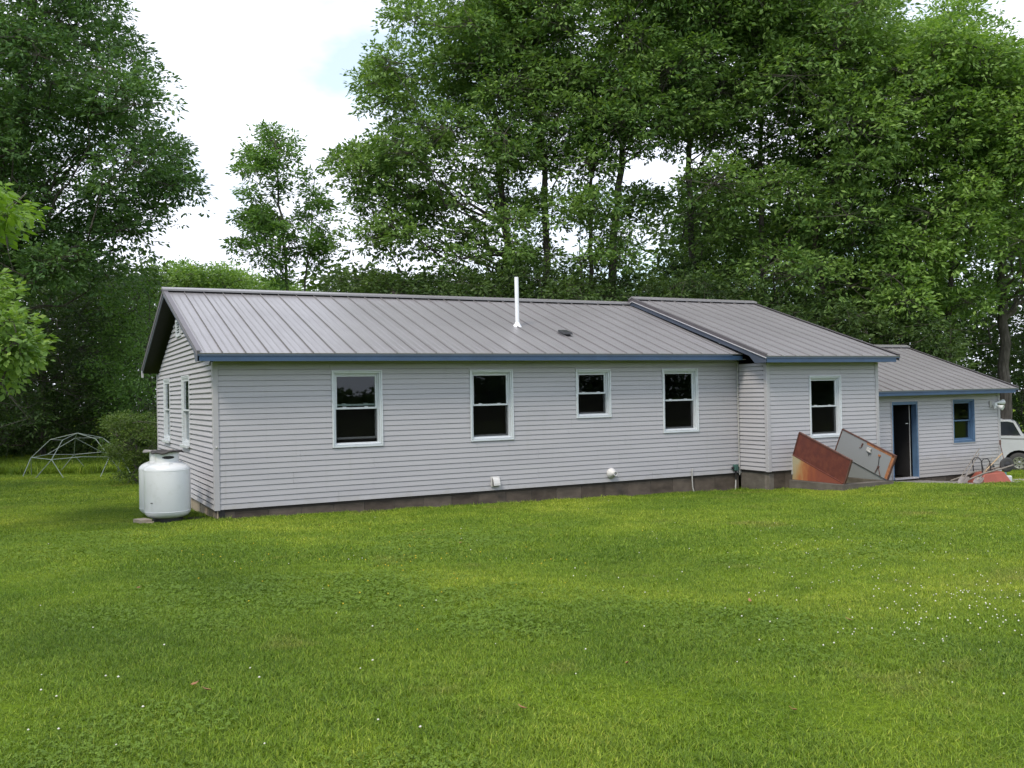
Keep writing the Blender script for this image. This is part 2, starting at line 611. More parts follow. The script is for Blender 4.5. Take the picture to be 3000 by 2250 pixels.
M['greydoor'] = rust_mat('grey_steel', (0.225, 0.24, 0.255), [(0.24, 0.10, 0.05), (0.36, 0.17, 0.08), (0.20, 0.08, 0.05)], -0.17, 2.0)
M['rustedge'] = paint('rust_edge', (0.10, 0.045, 0.035), 0.7, 0.3, 8)
M['rustband'] = paint('rust_orange', (0.30, 0.125, 0.055), 0.75, 0.35, 14)
M['climb'] = paint('pale_green_tube', (0.20, 0.245, 0.225), 0.4, 0.12)
M['green'] = paint('green_box', (0.045, 0.115, 0.10), 0.5, 0.15, 12)
M['conduit'] = paint('grey_conduit', (0.38, 0.38, 0.37), 0.5, 0.1)
M['vent'] = paint('vent_plastic', (0.56, 0.56, 0.56), 0.45, 0.08)
M['ventdark'] = paint('vent_shade', (0.14, 0.14, 0.14), 0.6, 0.1)
M['pvc'] = paint('white_pvc', (0.78, 0.80, 0.84), 0.3, 0.03)
M['planks'] = wood_mat('weathered_plank', (0.15, 0.14, 0.125), (0.25, 0.235, 0.21))
M['handle'] = wood_mat('grey_handle', (0.15, 0.135, 0.12), (0.25, 0.23, 0.205))
M['handlelight'] = wood_mat('pale_handle', (0.36, 0.26, 0.15), (0.48, 0.37, 0.24))
M['blade'] = paint('shovel_steel', (0.24, 0.22, 0.21), 0.5, 0.25, 9, metal=0.3)
M['barrow'] = paint('barrow_red', (0.27, 0.070, 0.045), 0.5, 0.15, 5, dirt=(0.21, 0.075, 0.05))
M['rubber'] = paint('rubber', (0.045, 0.046, 0.048), 0.75, 0.2)
M['truck'] = paint('truck_silver', (0.50, 0.53, 0.58), 0.2, 0.03)
M['chrome'] = paint('wheel_alloy', (0.55, 0.55, 0.54), 0.25, 0.1, metal=0.8)
M['carglass'] = paint('tinted_glass', (0.02, 0.025, 0.035), 0.06, 0.1, spec=0.8)
M['lamp'] = paint('lamp_white', (0.62, 0.65, 0.66), 0.4, 0.05)
M['teal'] = paint('teal_grip', (0.06, 0.22, 0.23), 0.5, 0.1)
M['leaf_dry'] = paint('dry_leaf', (0.25, 0.13, 0.06), 0.8, 0.3, 9)
M['bark'] = bark_mat('oak_bark', (0.05, 0.045, 0.04), (0.15, 0.135, 0.12))
M['barklight'] = bark_mat('ash_bark', (0.07, 0.065, 0.055), (0.15, 0.14, 0.12))
M['oak'] = leaf_mat('oak_leaf', (0.028, 0.060, 0.018), (0.052, 0.098, 0.026), (0.098, 0.150, 0.038))
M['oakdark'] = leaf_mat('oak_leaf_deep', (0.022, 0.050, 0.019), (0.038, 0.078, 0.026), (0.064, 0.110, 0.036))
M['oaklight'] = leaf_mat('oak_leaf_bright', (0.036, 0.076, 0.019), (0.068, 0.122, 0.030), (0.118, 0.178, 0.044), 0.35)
M['ash'] = leaf_mat('ash_leaf', (0.035, 0.075, 0.022), (0.055, 0.105, 0.028), (0.08, 0.14, 0.035), 0.35)
M['under'] = leaf_mat('shaded_leaf', (0.011, 0.025, 0.009), (0.021, 0.041, 0.013), (0.045, 0.072, 0.019))  # leaf colour darkened to paint the shade low in the woods
M['lime'] = leaf_mat('lime_leaf', (0.038, 0.080, 0.012), (0.060, 0.112, 0.016), (0.090, 0.145, 0.022), 0.4)
M['shrub'] = leaf_mat('shrub_leaf', (0.018, 0.034, 0.010), (0.030, 0.054, 0.013), (0.062, 0.090, 0.018), 0.3)
M['maple'] = leaf_mat('maple_leaf', (0.050, 0.095, 0.026), (0.072, 0.125, 0.030), (0.110, 0.160, 0.036), 0.35)
M['grass'] = blade_mat('grass_blade', 'grass')
M['clover'] = blade_mat('clover_leaf', 'clover')
M['ground'] = ground_mat()
M['flower'] = paint('clover_flower', (0.72, 0.70, 0.64), 0.8, 0.1, 30)
M['yellow'] = paint('dandelion_yellow', (0.62, 0.46, 0.03), 0.8, 0.1, 30)
M['gravel'] = paint('gravel_bed', (0.20, 0.19, 0.175), 0.95, 0.35, 22, bumpy=0.8)
M['stone'] = paint('gravel_stone', (0.30, 0.29, 0.275), 0.9, 0.45, 17)
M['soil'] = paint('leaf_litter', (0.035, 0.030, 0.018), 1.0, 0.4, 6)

# ------------------------------------------------------------------ ground
def build_ground():
    xs = np.unique(np.concatenate([np.linspace(-420, -40, 12), np.linspace(-40, 45, 130), np.linspace(45, 420, 12)]))
    ys = np.unique(np.concatenate([np.linspace(-420, -40, 12), np.linspace(-40, 60, 150), np.linspace(60, 420, 12)]))
    X, Y = np.meshgrid(xs, ys)
    Z = ground(X, Y)
    near = (np.abs(X) < 50) & (np.abs(Y) < 60)
    Z = Z + near * 0.012 * (np.sin(X * 1.7 + 1.3 * np.sin(Y * 0.9)) + np.sin(Y * 1.3 + X * 0.6)) * np.clip((np.hypot(X - 8, Y - 3) - 11) / 4, 0.15, 1)
    n, mth = X.shape
    me = bpy.data.meshes.new('lawn')
    v = np.stack([X, Y, Z], -1).reshape(-1, 3)
    f = [(j * mth + i, j * mth + i + 1, (j + 1) * mth + i + 1, (j + 1) * mth + i) for j in range(n - 1) for i in range(mth - 1)]
    me.from_pydata(v.tolist(), [], f)
    me.polygons.foreach_set('use_smooth', [True] * len(me.polygons))
    me.materials.append(M['ground'])
    o = bpy.data.objects.new('lawn', me)
    COL.objects.link(o)
    return tag(o, 'wide mown green lawn in front of the house', 'lawn', kind='structure')


build_ground()


def sheet(name, poly, mat, dz=0.006, sub=1):
    """ground-hugging sheet from an outline in x, y"""
    mb = MB()
    c = np.mean(poly, axis=0)
    n = len(poly)
    pts = [c] + [np.array(p) for p in poly]
    mb.add([(p[0], p[1], ground(p[0], p[1]) + dz) for p in pts], [(0, 1 + i, 1 + (i + 1) % n) for i in range(n)])
    return mb.build(name, mat)


# ------------------------------------------------------------------ house
L, D = 12.15, 8.2
CO = 0.1016
house = empty('house', (0, 0, 0), 'long grey vinyl-sided single-storey house with grey metal roof and blue fascia', 'house')

FR = {  # wall frames: origin, along, outward
    'front': ((0, 0, 0), (1, 0, 0), (0, -1, 0)),
    'gable': ((0, 0, 0), (0, 1, 0), (-1, 0, 0)),
    'return': ((L, 0, 0), (0, -1, 0), (-1, 0, 0)),
    'bump': ((L, -1.0, 0), (1, 0, 0), (0, -1, 0)),
    'garage': ((15.72, 0.7, 0), (1, 0, 0), (0, -1, 0)),
}


class Frame:
    def __init__(s, k):
        s.o, s.u, s.n = [np.array(a, float) for a in FR[k]]
        s.z = np.array([0, 0, 1.0])

    def p(s, u, z, o=0.0):
        return s.o + s.u * u + s.n * o + s.z * z

    def box(s, mb, u0, u1, z0, z1, o0, o1):
        P = [s.p(u0, z0, o0), s.p(u1, z0, o0), s.p(u1, z0, o1), s.p(u0, z0, o1),
             s.p(u0, z1, o0), s.p(u1, z1, o0), s.p(u1, z1, o1), s.p(u0, z1, o1)]
        return mb.hexa(P)


def solid_wall(fr, name, u0, u1, z0, z1, holes, th=0.12, mat='inner'):
    mb = MB()
    us = sorted({u0, u1, *[h[0] for h in holes], *[h[1] for h in holes]})
    zs = sorted({z0, z1, *[h[2] for h in holes], *[h[3] for h in holes]})
    for a, b in zip(us, us[1:]):
        for c, d in zip(zs, zs[1:]):
            um, zm = (a + b) / 2, (c + d) / 2
            if any(h[0] < um < h[1] and h[2] < zm < h[3] for h in holes): continue
            fr.box(mb, a, b, c, d, -0.022 - th, -0.022)
    return mb.build(name, M[mat], house)


def siding(fr, wall, u0, u1, zb, zt, holes, lip=0.015, groove=0.0085, cut=None, seams=None):
    """lapped courses; holes are (u0,u1,z0,z1); cut(u) gives a sloping upper limit"""
    k = 0
    while zb + k * CO < zt - 0.01:
        z0, z1 = zb + k * CO, min(zb + (k + 1) * CO, zt)
        a, b = u0, u1
        if cut is not None:
            sol = cut(z0 + 0.5 * CO)
            if sol is None: break
            a, b = max(a, sol[0]), min(b, sol[1])
            if b - a < 0.12: break
        br = {a, b}
        for h in holes:
            if h[2] < z1 - 1e-4 and h[3] > z0 + 1e-4:
                for q in (h[0], h[1]):
                    if a < q < b: br.add(q)
        br = sorted(br)
        segs = []
        for p, q in zip(br, br[1:]):
            um = (p + q) / 2
            lo, hi = z0, z1
            dead = False
            for h in holes:
                if h[0] < um < h[1] and h[2] < z1 - 1e-4 and h[3] > z0 + 1e-4:
                    if h[2] <= z0 + 0.012 and h[3] >= z1 - 0.012: dead = True
                    elif h[3] < z1: lo = max(lo, h[3])
                    else: hi = min(hi, h[2])
            if not dead and hi - lo > 0.012: segs.append((p, q, lo, hi))
        # group touching pieces, then split long runs at panel ends
        groups = []
        for sgm in segs:
            if groups and abs(groups[-1][-1][1] - sgm[0]) < 1e-6: groups[-1].append(sgm)
            else: groups.append([sgm])
        fin = []
        for g in groups:
            if seams and len(g) == 1 and g[0][1] - g[0][0] > 2.2:
                p, q, lo, hi = g[0]
                rs = random.Random((k // 2) * 17 + seams)
                x = p + rs.uniform(0.9, 3.0)
                cuts = []
                while x < q - 0.6:
                    cuts.append(x); x += 3.66
                e = [p] + cuts + [q]
                for i in range(len(e) - 1):
                    fin.append([(e[i] + (0.0015 if i else 0), e[i + 1] - (0.0015 if i < len(e) - 2 else 0), lo, hi)])
            else:
                fin.append(g)
        for g in fin:
            mb = MB()
            for p, q, lo, hi in g:
                full = hi - lo > CO * 0.7
                tt = (lo - z0) / CO
                ob = lip - (lip - 0.004) * tt
                gz = groove if hi >= z1 - 1e-4 and full else 0.0
                prof = [(-0.015, lo), (ob, lo), (ob - 0.0007, lo + 0.004) if False else (ob, lo + 0.002), (0.004, hi - gz)]
                prof += [(-0.014, hi - gz + 0.001), (-0.015, hi)]
                poly = [fr.p(p, z, o) for o, z in prof]
                mb.prism(poly, fr.u * (q - p))
            mb.build('siding_board', M['siding'], wall)
        k += 1


def window(fr, u0, u1, z0, z1, raised=0.0, trim='white', frame_w=0.118, gable=False, label=None):
    m = M[trim]
    ko = 0.22 if gable else 1.0
    cas = MB()
    # stepped outer casing
    def ring(a, b, c, d, w, o0, o1):
        fr.box(cas, a, a + w, c, d, o0, o1); fr.box(cas, b - w, b, c, d, o0, o1)
        fr.box(cas, a + w, b - w, d - w, d, o0, o1); fr.box(cas, a + w, b - w, c, c + w, o0, o1)
    ring(u0, u1, z0, z1, 0.028, -0.10, 0.032)
    ring(u0 + 0.029, u1 - 0.029, z0 + 0.029, z1 - 0.029, 0.030, -0.10, 0.014 if not gable else 0.024)
    ring(u0 + 0.060, u1 - 0.060, z0 + 0.060, z1 - 0.060, 0.026, -0.13, -0.030 if not gable else 0.012)
    win = cas.build('window', m, house, bevel=0.003)
    if label: win['label'] = label
    sl = MB()
    # sloping sill
    P = [fr.p(u0 + 0.03, z0 + 0.030, 0.0), fr.p(u1 - 0.03, z0 + 0.030, 0.0), fr.p(u1 - 0.03, z0 + 0.062, -0.10), fr.p(u0 + 0.03, z0 + 0.062, -0.10),
         fr.p(u0 + 0.03, z0 + 0.052, 0.020), fr.p(u1 - 0.03, z0 + 0.052, 0.020), fr.p(u1 - 0.03, z0 + 0.088, -0.09), fr.p(u0 + 0.03, z0 + 0.088, -0.09)]
    sl.hexa(P); sl.build('sill', m, win)
    a, b, c, d = u0 + 0.087, u1 - 0.087, z0 + 0.087, z1 - 0.087
    mid = (c + d) / 2 - 0.01
    w = 0.034
    # upper sash sits outside, lower sash inside
    def sash(cz, dz, o, top, bot, nm):
        s = MB()
        fr.box(s, a, a + w, cz, dz, o - 0.035, o); fr.box(s, b - w, b, cz, dz, o - 0.035, o)
        fr.box(s, a + w, b - w, dz - top, dz, o - 0.035, o); fr.box(s, a + w, b - w, cz, cz + bot, o - 0.035, o)
        so = s.build('sash', m if trim != 'white' else M['white'], win, bevel=0.002)
        g = MB()
        fr.box(g, a + w - 0.004, b - w + 0.004, cz + bot - 0.004, dz - top + 0.004, o - 0.022, o - 0.018)
        g.build('pane', M['glass'], win)
        return so
    sash(mid, d, -0.058 if not gable else 0.004, 0.034, 0.036, 'upper')
    sash(c + raised, mid + 0.034 + raised, -0.096 if not gable else -0.034, 0.034, 0.040, 'lower')
    if trim == 'white' and not gable:
        sc = MB(); fr.box(sc, a + 0.008, b - 0.008, c + 0.006, mid + 0.002, -0.080, -0.078); sc.build('insect_screen', M['screen'], win)
    if trim == 'white' and not gable:
        lk = MB()
        for t in (0.22, 0.74):
            uu = a + (b - a) * t
            fr.box(lk, uu - 0.035, uu + 0.035, mid + 0.0365, mid + 0.050, -0.088, -0.062)
            if raised: fr.box(lk, uu - 0.04, uu + 0.04, mid + 0.0345 + raised, mid + 0.05 + raised, -0.125, -0.098)
        lk.build('sash_lock', m, win)
    return win


f_front, f_gable, f_ret, f_bump, f_gar = [Frame(k) for k in ('front', 'gable', 'return', 'bump', 'garage')]
Wf = [(2.18, 3.195, 1.026, 2.512), (5.086, 6.082, 1.030, 2.506), (7.622, 8.524, 1.430, 2.498), (9.932, 10.950, 1.022, 2.500)]
Wg = [(2.76, 3.82, 1.030, 2.525), (5.75, 6.83, 1.030, 2.530)]
Wb = [(13.45 - L, 14.475 - L, 0.797, 2.279)]
Wa = [(20.64 - 15.72, 21.57 - 15.72, 0.322, 1.575)]
DOOR = (18.15 - 15.72, 19.18 - 15.72, -0.60, 1.556)


def hole(h, g=0.035):
    return (h[0] + g, h[1] - g, h[2] + g, h[3] - g)


w_front = solid_wall(f_front, 'front_wall', 0.0, L, -0.05, 2.70, [hole(h) for h in Wf])
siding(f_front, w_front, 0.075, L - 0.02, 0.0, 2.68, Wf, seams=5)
w_gable = solid_wall(f_gable, 'gable_wall', -0.02 + 0.16, D, -0.05, 2.70, [hole(h) for h in Wg])
mb = MB()
mb.prism([(0.022, 0.2, 2.70), (0.022, D - 0.2, 2.70), (0.022, D / 2, 4.06)], (0.1, 0, 0))
mb.build('gable_peak', M['inner'], house)
VENT = (3.78, 4.42, 3.40, 3.78)


def gable_cut(z):
    # slope of the roof underside
    if z < 2.62: return (0.0, D)
    zt = z - 2.58
    a = zt / 0.349
    if a > D / 2 - 0.1: return None
    return (a, D - a)


siding(f_gable, w_gable, 0.075, D - 0.075, 0.0, 4.3, Wg + [VENT], lip=0.028, groove=0.029, cut=gable_cut)
w_ret = solid_wall(f_ret, 'return_wall', -0.2, 1.0 - 0.16, 0.03, 2.60, [])
siding(f_ret, w_ret, 0.03, 0.925, 0.085, 2.585, [], lip=0.022, groove=0.018)
w_bump = solid_wall(f_bump, 'wing_wall', 0.0, 3.57, 0.03, 2.60, [hole(h) for h in Wb])
siding(f_bump, w_bump, 0.075, 3.57 - 0.075, 0.085, 2.585, Wb, seams=9)
w_gar = solid_wall(f_gar, 'garage_wall', 0.0, 6.98, -0.62, 1.74, [hole(h) for h in Wa] + [(DOOR[0] + 0.03, DOOR[1] - 0.03, -0.62, DOOR[3] - 0.03)])
siding(f_gar, w_gar, 0.03, 6.98 - 0.075, -0.585, 1.725, Wa + [DOOR], seams=3)
for o_ in (w_front, w_gable, w_ret, w_bump, w_gar): pass

# corner posts
mb = MB(); f_front.box(mb, -0.026, 0.075, -0.015, 2.68, -0.03, 0.026); f_gable.box(mb, 0.031, 0.075, -0.015, 2.68, -0.02, 0.026)
mb.build('corner_post', M['trim'], house, bevel=0.006)
mb = MB(); f_bump.box(mb, -0.026, 0.075, 0.07, 2.585, -0.03, 0.026); f_ret.box(mb, 0.925, 0.969, 0.07, 2.585, -0.02, 0.026)
mb.build('corner_post', M['trim'], house, bevel=0.006)
mb = MB(); f_bump.box(mb, 3.57 - 0.075, 3.57 + 0.026, 0.07, 2.585, -0.12, 0.026)
mb.build('corner_post', M['trim'], house, bevel=0.006)
mb = MB(); f_gar.box(mb, 6.98 - 0.075, 6.98 + 0.026, -0.60, 1.725, -0.12, 0.026)
mb.build('corner_post', M['trim'], house, bevel=0.006)
mb = MB(); f_gable.box(mb, D - 0.075, D + 0.026, -0.015, 2.68, -0.12, 0.026)
mb.build('corner_post', M['trim'], house, bevel=0.006)
mb = MB(); mb.box((L - 0.030, -0.030, -0.012), (L + 0.03, 0.03, 2.66)); mb.build('inside_corner', M['trim'], house)

# hidden sides that close the rooms
mb = MB()
mb.box((0.02, D - 0.12, -0.2), (L + 3.5, D, 2.68)); mb.box((15.60, -0.98, -0.5), (15.70, D - 0.13, 2.58))
mb.build('rear_wall', M['trim'], house)
mb = MB(); mb.box((22.58, 0.86, -0.9), (22.698, 8.0, 1.80)); mb.box((15.73, 7.9, -0.9), (22.57, 8.02, 1.80))
mb.prism([(22.58, 0.86, 1.801), (22.58, 8.0, 1.801), (22.58, 4.35, 3.10)], (0.118, 0, 0))
mb.build('garage_side_wall', M['trim'], house)
mb = MB(); mb.box((0.16, 0.16, -0.10), (15.58, D - 0.13, -0.04)); mb.build('floor_slab', M['inner'], house)
mb = MB(); mb.box((0.16, 0.16, 2.62), (12.28, D - 0.13, 2.66)); mb.box((12.29, -0.83, 2.5), (15.58, D - 0.13, 2.54)); mb.build('ceiling_panel', M['inner'], house)
mb = MB(); mb.box((15.73, 0.86, -0.70), (22.57, 7.89, -0.60)); mb.build('garage_floor', M['conc'], house)

for h, rz in zip(Wf, (0.065, 0, 0, 0)): window(f_front, *h, raised=rz, label='white window with its lower sash raised a little' if rz else None)
for h in Wg: window(f_gable, *h, gable=True)
window(f_bump, *Wb[0])
window(f_gar, *Wa[0], trim='bluetrim', label='blue framed garage window')
# outer white lip round the blue garage window, and hoods below the gable windows
for h in Wg:
    mb = MB(); f_gable.box(mb, h[0] + 0.02, h[1] - 0.02, h[2] - 0.03, h[2] + 0.035, 0.033, 0.085)
    mb.build('window_sill', M['white'], house, bevel=0.01)
mb = MB()
for a in (((DOOR[0] - 0.018, DOOR[0], DOOR[2] + 0.02, DOOR[3] + 0.02)), ((DOOR[1], DOOR[1] + 0.018, DOOR[2] + 0.02, DOOR[3] + 0.02)),
          ((Wa[0][0] - 0.018, Wa[0][0], Wa[0][2] - 0.018, Wa[0][3] + 0.018)), ((Wa[0][1], Wa[0][1] + 0.018, Wa[0][2] - 0.018, Wa[0][3] + 0.018))):
    f_gar.box(mb, *a, -0.02, 0.030)
for a in ((DOOR[0], DOOR[1], DOOR[3], DOOR[3] + 0.02), (Wa[0][0], Wa[0][1], Wa[0][3], Wa[0][3] + 0.018), (Wa[0][0], Wa[0][1], Wa[0][2] - 0.018, Wa[0][2])):
    f_gar.box(mb, *a, -0.02, 0.030)
mb.build('channel_trim', M['trim'], house)

# gable louvre vent
mb = MB(); v = VENT
for a in ((v[0], v[0] + 0.05, v[2], v[3]), (v[1] - 0.05, v[1], v[2], v[3]), (v[0] + 0.05, v[1] - 0.05, v[2], v[2] + 0.05), (v[0] + 0.05, v[1] - 0.05, v[3] - 0.05, v[3])):
    f_gable.box(mb, *a, -0.02, 0.05)
gv = mb.build('gable_vent', M['white'], house)
for i in range(5):
    mb = MB(); z = v[2] + 0.06 + i * 0.056
    mb.prism([f_gable.p(v[0] + 0.05, z, 0.035), f_gable.p(v[0] + 0.05, z + 0.04, -0.01), f_gable.p(v[0] + 0.05, z + 0.046, -0.01), f_gable.p(v[0] + 0.05, z + 0.006, 0.035)], f_gable.u * (v[1] - v[0] - 0.1))
    mb.build('slat', M['white'], gv)

# garage doorway: blue jambs, open inward door, closer
a, b, c, d = DOOR
mb = MB()
f_gar.box(mb, a, a + 0.05, c, d, -0.15, 0.024); f_gar.box(mb, b - 0.05, b, c, d, -0.15, 0.024); f_gar.box(mb, a + 0.05, b - 0.05, d - 0.085, d, -0.15, 0.024)
door = mb.build('doorway', M['bluetrim'], house)
mb = MB(); f_gar.box(mb, a + 0.05, b - 0.05, c + 0.005, c + 0.04, -0.15, 0.05); mb.build('threshold', M['trim'], door)
mb = MB()
px = b - 0.10
mb.box(tuple(f_gar.p(px - 0.04, c + 0.05, -0.16)), tuple(f_gar.p(px, d - 0.10, -1.0)))
dl = mb.build('door_leaf', M['dark'], door)  # near-black leaf, shade inside the doorway put into its colour
mb = MB(); f_gar.box(mb, px - 0.042, px - 0.020, c + 0.05, d - 0.10, -0.159, -0.150); mb.build('door_edge', M['conduit'], door)
mb = MB(); f_gar.box(mb, px - 0.15, px - 0.045, d - 0.63, d - 0.61, -0.20, -0.18); mb.build('door_closer', M['vent'], door)
mb = MB(); mb.lathe([(0.012, 0), (0.012, 0.05), (0.03, 0.055), (0.03, 0.09), (0.01, 0.10)], f_gar.p(px - 0.06, c + 1.0, -0.21), 12, 'x'); mb.build('door_handle', M['black'], door)

# ---- roofs
ROOFS = {
    'main': dict(y0=-0.42, z0=2.823, m=0.349, yr=4.10, x0=-0.33, n=30, yb=8.62, fz=2.68, fy=-0.40, fx=(-0.33, 11.98)),
    'wing': dict(y0=-1.37, z0=2.733, m=0.342, yr=3.86, x0=11.835, n=10, pw=0.4285, yb=8.6, fz=2.585, fy=-1.35, fx=(11.835, 16.01)),
    'gar': dict(y0=0.33, z0=1.865, m=0.354, yr=4.33, x0=15.745, n=18, pw=0.4095, yb=8.35, fz=1.725, fy=0.35, fx=(15.755, 22.99)),
}


def make_roof(k):
    r = ROOFS[k]
    pw = r.get('pw', 0.41)
    x0, x1 = r['x0'], r['x0'] + pw * r['n']
    zr = r['z0'] + r['m'] * (r['yr'] - r['y0'])
    nrm = np.array([0, -r['m'], 1.0]); nrm /= np.linalg.norm(nrm)
    e0 = np.array([0, r['y0'], r['z0']]); e1 = np.array([0, r['yr'], zr])
    # deck under the metal, both slopes
    mb = MB()
    zb = zr - r['m'] * (r['yb'] - r['yr'])
    def slab(P, Q, a, b, up, dn):
        n1 = np.array([0, 0, 1.0])
        mb.hexa([(a, P[1], P[2] - dn), (b, P[1], P[2] - dn), (b, Q[1], Q[2] - dn), (a, Q[1], Q[2] - dn),
                 (a, P[1], P[2] - up), (b, P[1], P[2] - up), (b, Q[1], Q[2] - up), (a, Q[1], Q[2] - up)])
    slab(e0 + (0, 0.03, 0.03 * r['m']), e1, x0 + 0.012, x1 - 0.012, 0.024, 0.10)
    e2 = np.array([0, r['yb'], zb])
    slab(e1, e2, x0 + 0.012, x1 - 0.012, 0.008, 0.10)
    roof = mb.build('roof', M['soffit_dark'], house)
    # panels share one mesh
    t = e1 - e0
    pm = MB()
    prof = [(0.0, -0.020), (0.0, -0.010), (0.006, -0.010), (0.008, 0.030), (0.014, 0.030), (0.017, 0.0)]
    for fx in (0.30, 0.345, 0.63, 0.675):
        prof += [(fx * pw - 0.008, 0.0), (fx * pw, 0.0035), (fx * pw + 0.008, 0.0)]
    prof += [(pw - 0.0015, 0.0), (pw - 0.0015, -0.020)]
    poly = [e0 + np.array([u, 0, 0]) + nrm * h - np.array([0, e0[1], e0[2]]) for u, h in prof]
    pm.prism(poly, t)
    first = None
    for i in range(r['n']):
        loc = np.array([x0 + i * pw, e0[1], e0[2]])
        if first is None:
            me = bpy.data.meshes.new('roof_panel'); me.from_pydata(pm.v, [], pm.f); me.materials.append(M['roof']); me.update(); first = me
        o = bpy.data.objects.new('roof_panel', first); COL.objects.link(o); o.parent = roof
        o.location = loc - ORG[roof.name]
    mb = MB()
    a, b = e1 + nrm * 0.001, e2
    mb.hexa([(x0, a[1] + .001, a[2]), (x1, a[1] + .001, a[2]), (x1, b[1], b[2]), (x0, b[1], b[2]),
             (x0, a[1] + .001, a[2] + 0.006), (x1, a[1] + .001, a[2] + 0.006), (x1, b[1], b[2] + 0.006), (x0, b[1], b[2] + 0.006)])
    mb.build('rear_roof_sheet', M['roof'], roof)
    # ridge cap standing off the panels
    mb = MB()
    wd = 0.15
    for s in (-1, 1):
        yy = r['yr'] + s * wd
        zz = zr - r['m'] * wd
        P = [(x0 - 0.03, r['yr'], zr + 0.085), (x0 - 0.03, yy, zz + 0.082), (x0 - 0.03, yy, zz + 0.044), (x0 - 0.03, r['yr'], zr + 0.050)]
        mb.prism(P, (x1 - x0 + 0.06, 0, 0))
    mb.build('ridge_cap', M['roof'], roof)
    mb = MB()
    mb.box((x0 + 0.01, r['yr'] - 0.10, zr - r['m'] * 0.10 + 0.002), (x1 - 0.01, r['yr'] + 0.10, zr - r['m'] * 0.10 + 0.032)); mb.build('ridge_gap_shade', M['dark'], roof)  # black box paints the shadow gap below the ridge cap
    # fascia, drip edge, soffit
    f0, f1 = r['fx']
    ztop = r['z0'] + 0.02 * r['m']
    mb = MB(); mb.box((f0, r['fy'], r['fz']), (f1, r['fy'] + 0.025, ztop - 0.052)); mb.build('fascia', M['fascia'], roof)
    mb = MB(); mb.box((f0 - 0.004, r['fy'] - 0.012, ztop - 0.056), (x1 + (0.0 if k != 'main' else -0.3), r['fy'] + 0.02, ztop - 0.006)); mb.build('drip_edge', M['drip'], roof)
    return roof, x0, x1, zr


roofs = {k: make_roof(k) for k in ROOFS}
# soffits under the eaves
mb = MB(); mb.box((0.0, -0.374, 2.684), (12.1, 0.02, 2.70)); mb.build('soffit', M['soffit'], house)
mb = MB(); mb.box((12.14, -1.324, 2.588), (15.98, -0.98, 2.602)); mb.build('soffit', M['soffit'], house)
mb = MB(); mb.box((15.76, 0.376, 1.729), (22.96, 0.72, 1.742)); mb.build('soffit', M['soffit'], house)


def rake(k, x, side, h=0.13, mat='rake', trim='roofdark', tail=None, pale_edge=False):
    r = ROOFS[k]
    zr = r['z0'] + r['m'] * (r['yr'] - r['y0'])
    roof = roofs[k][0]
    out = -1 if side == 'left' else 1
    def Z(y): return r['z0'] + r['m'] * (y - r['y0']) if y <= r['yr'] else zr - r['m'] * (y - r['yr'])
    for (ya, yb) in ((r['y0'] + 0.02, r['yr']), (r['yr'], r['yb'])):
        mb = MB()
        P = [(x, ya, Z(ya) - 0.02), (x, yb, Z(yb) - 0.02), (x, yb, Z(yb) - 0.02 - h), (x, ya, Z(ya) - 0.02 - h)]
        if tail and ya < r['yr'] - 1:
            zt, yt = tail
            P = [(x, ya, Z(ya) - 0.02), (x, yb, Z(yb) - 0.02), (x, yb, Z(yb) - 0.02 - h), (x, yt + 0.18, Z(yt + 0.18) - 0.02 - h), (x, yt, zt), (x, ya, zt)]
        mb.prism(P, (0.022 * -out, 0, 0)); mb.build('rake_board', M[mat], roof)
        mb = MB()
        xo = x + 0.013 * out
        P = [(xo, ya - 0.01, Z(ya) + 0.030), (xo, yb, Z(yb) + 0.030), (xo, yb, Z(yb) - 0.055), (xo, ya - 0.01, Z(ya) - 0.055)]
        mb.prism(P, (-0.012 * out, 0, 0))
        xi = xo + 0.004 * out
        P = [(xi, ya - 0.01, Z(ya) + 0.036), (xi, yb, Z(yb) + 0.036), (xi, yb, Z(yb) + 0.030), (xi, ya - 0.01, Z(ya) + 0.030)]
        mb.prism(P, (-0.09 * out, 0, 0)); mb.build('rake_trim', M[trim], roof)
        if pale_edge:
            mb = MB()
            xh = x + 0.030 * out
            P = [(xh, ya - 0.03, Z(ya) - 0.045), (xh, yb, Z(yb) - 0.045), (xh, yb, Z(yb) - 0.062), (xh, ya - 0.03, Z(ya) - 0.062)]
            mb.prism(P, (-0.020 * out, 0, 0)); mb.build('rake_hem_highlight', M['pale_edge'], roof)  # pale strip paints the bright highlight on the flashing edge


rake('main', -0.33, 'left', h=0.10, tail=(2.68, -0.12))
rake('wing', 11.825, 'left', h=0.15, tail=(2.585, -0.98), pale_edge=True)
rake('wing', 16.125, 'right', h=0.10)
rake('gar', 23.115, 'right', h=0.10)
# cheek under the raised wing roof, near-black to paint the shadow gap there
mb = MB()
r = ROOFS['wing']
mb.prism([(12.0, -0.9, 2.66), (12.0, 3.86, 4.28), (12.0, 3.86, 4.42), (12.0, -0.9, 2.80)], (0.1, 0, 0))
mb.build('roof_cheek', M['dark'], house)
# rear eave end block
mb = MB(); mb.box((-0.345, 8.54, 2.62), (-0.30, 8.66, 2.80)); mb.build('fascia_end', M['pale_edge'], house)

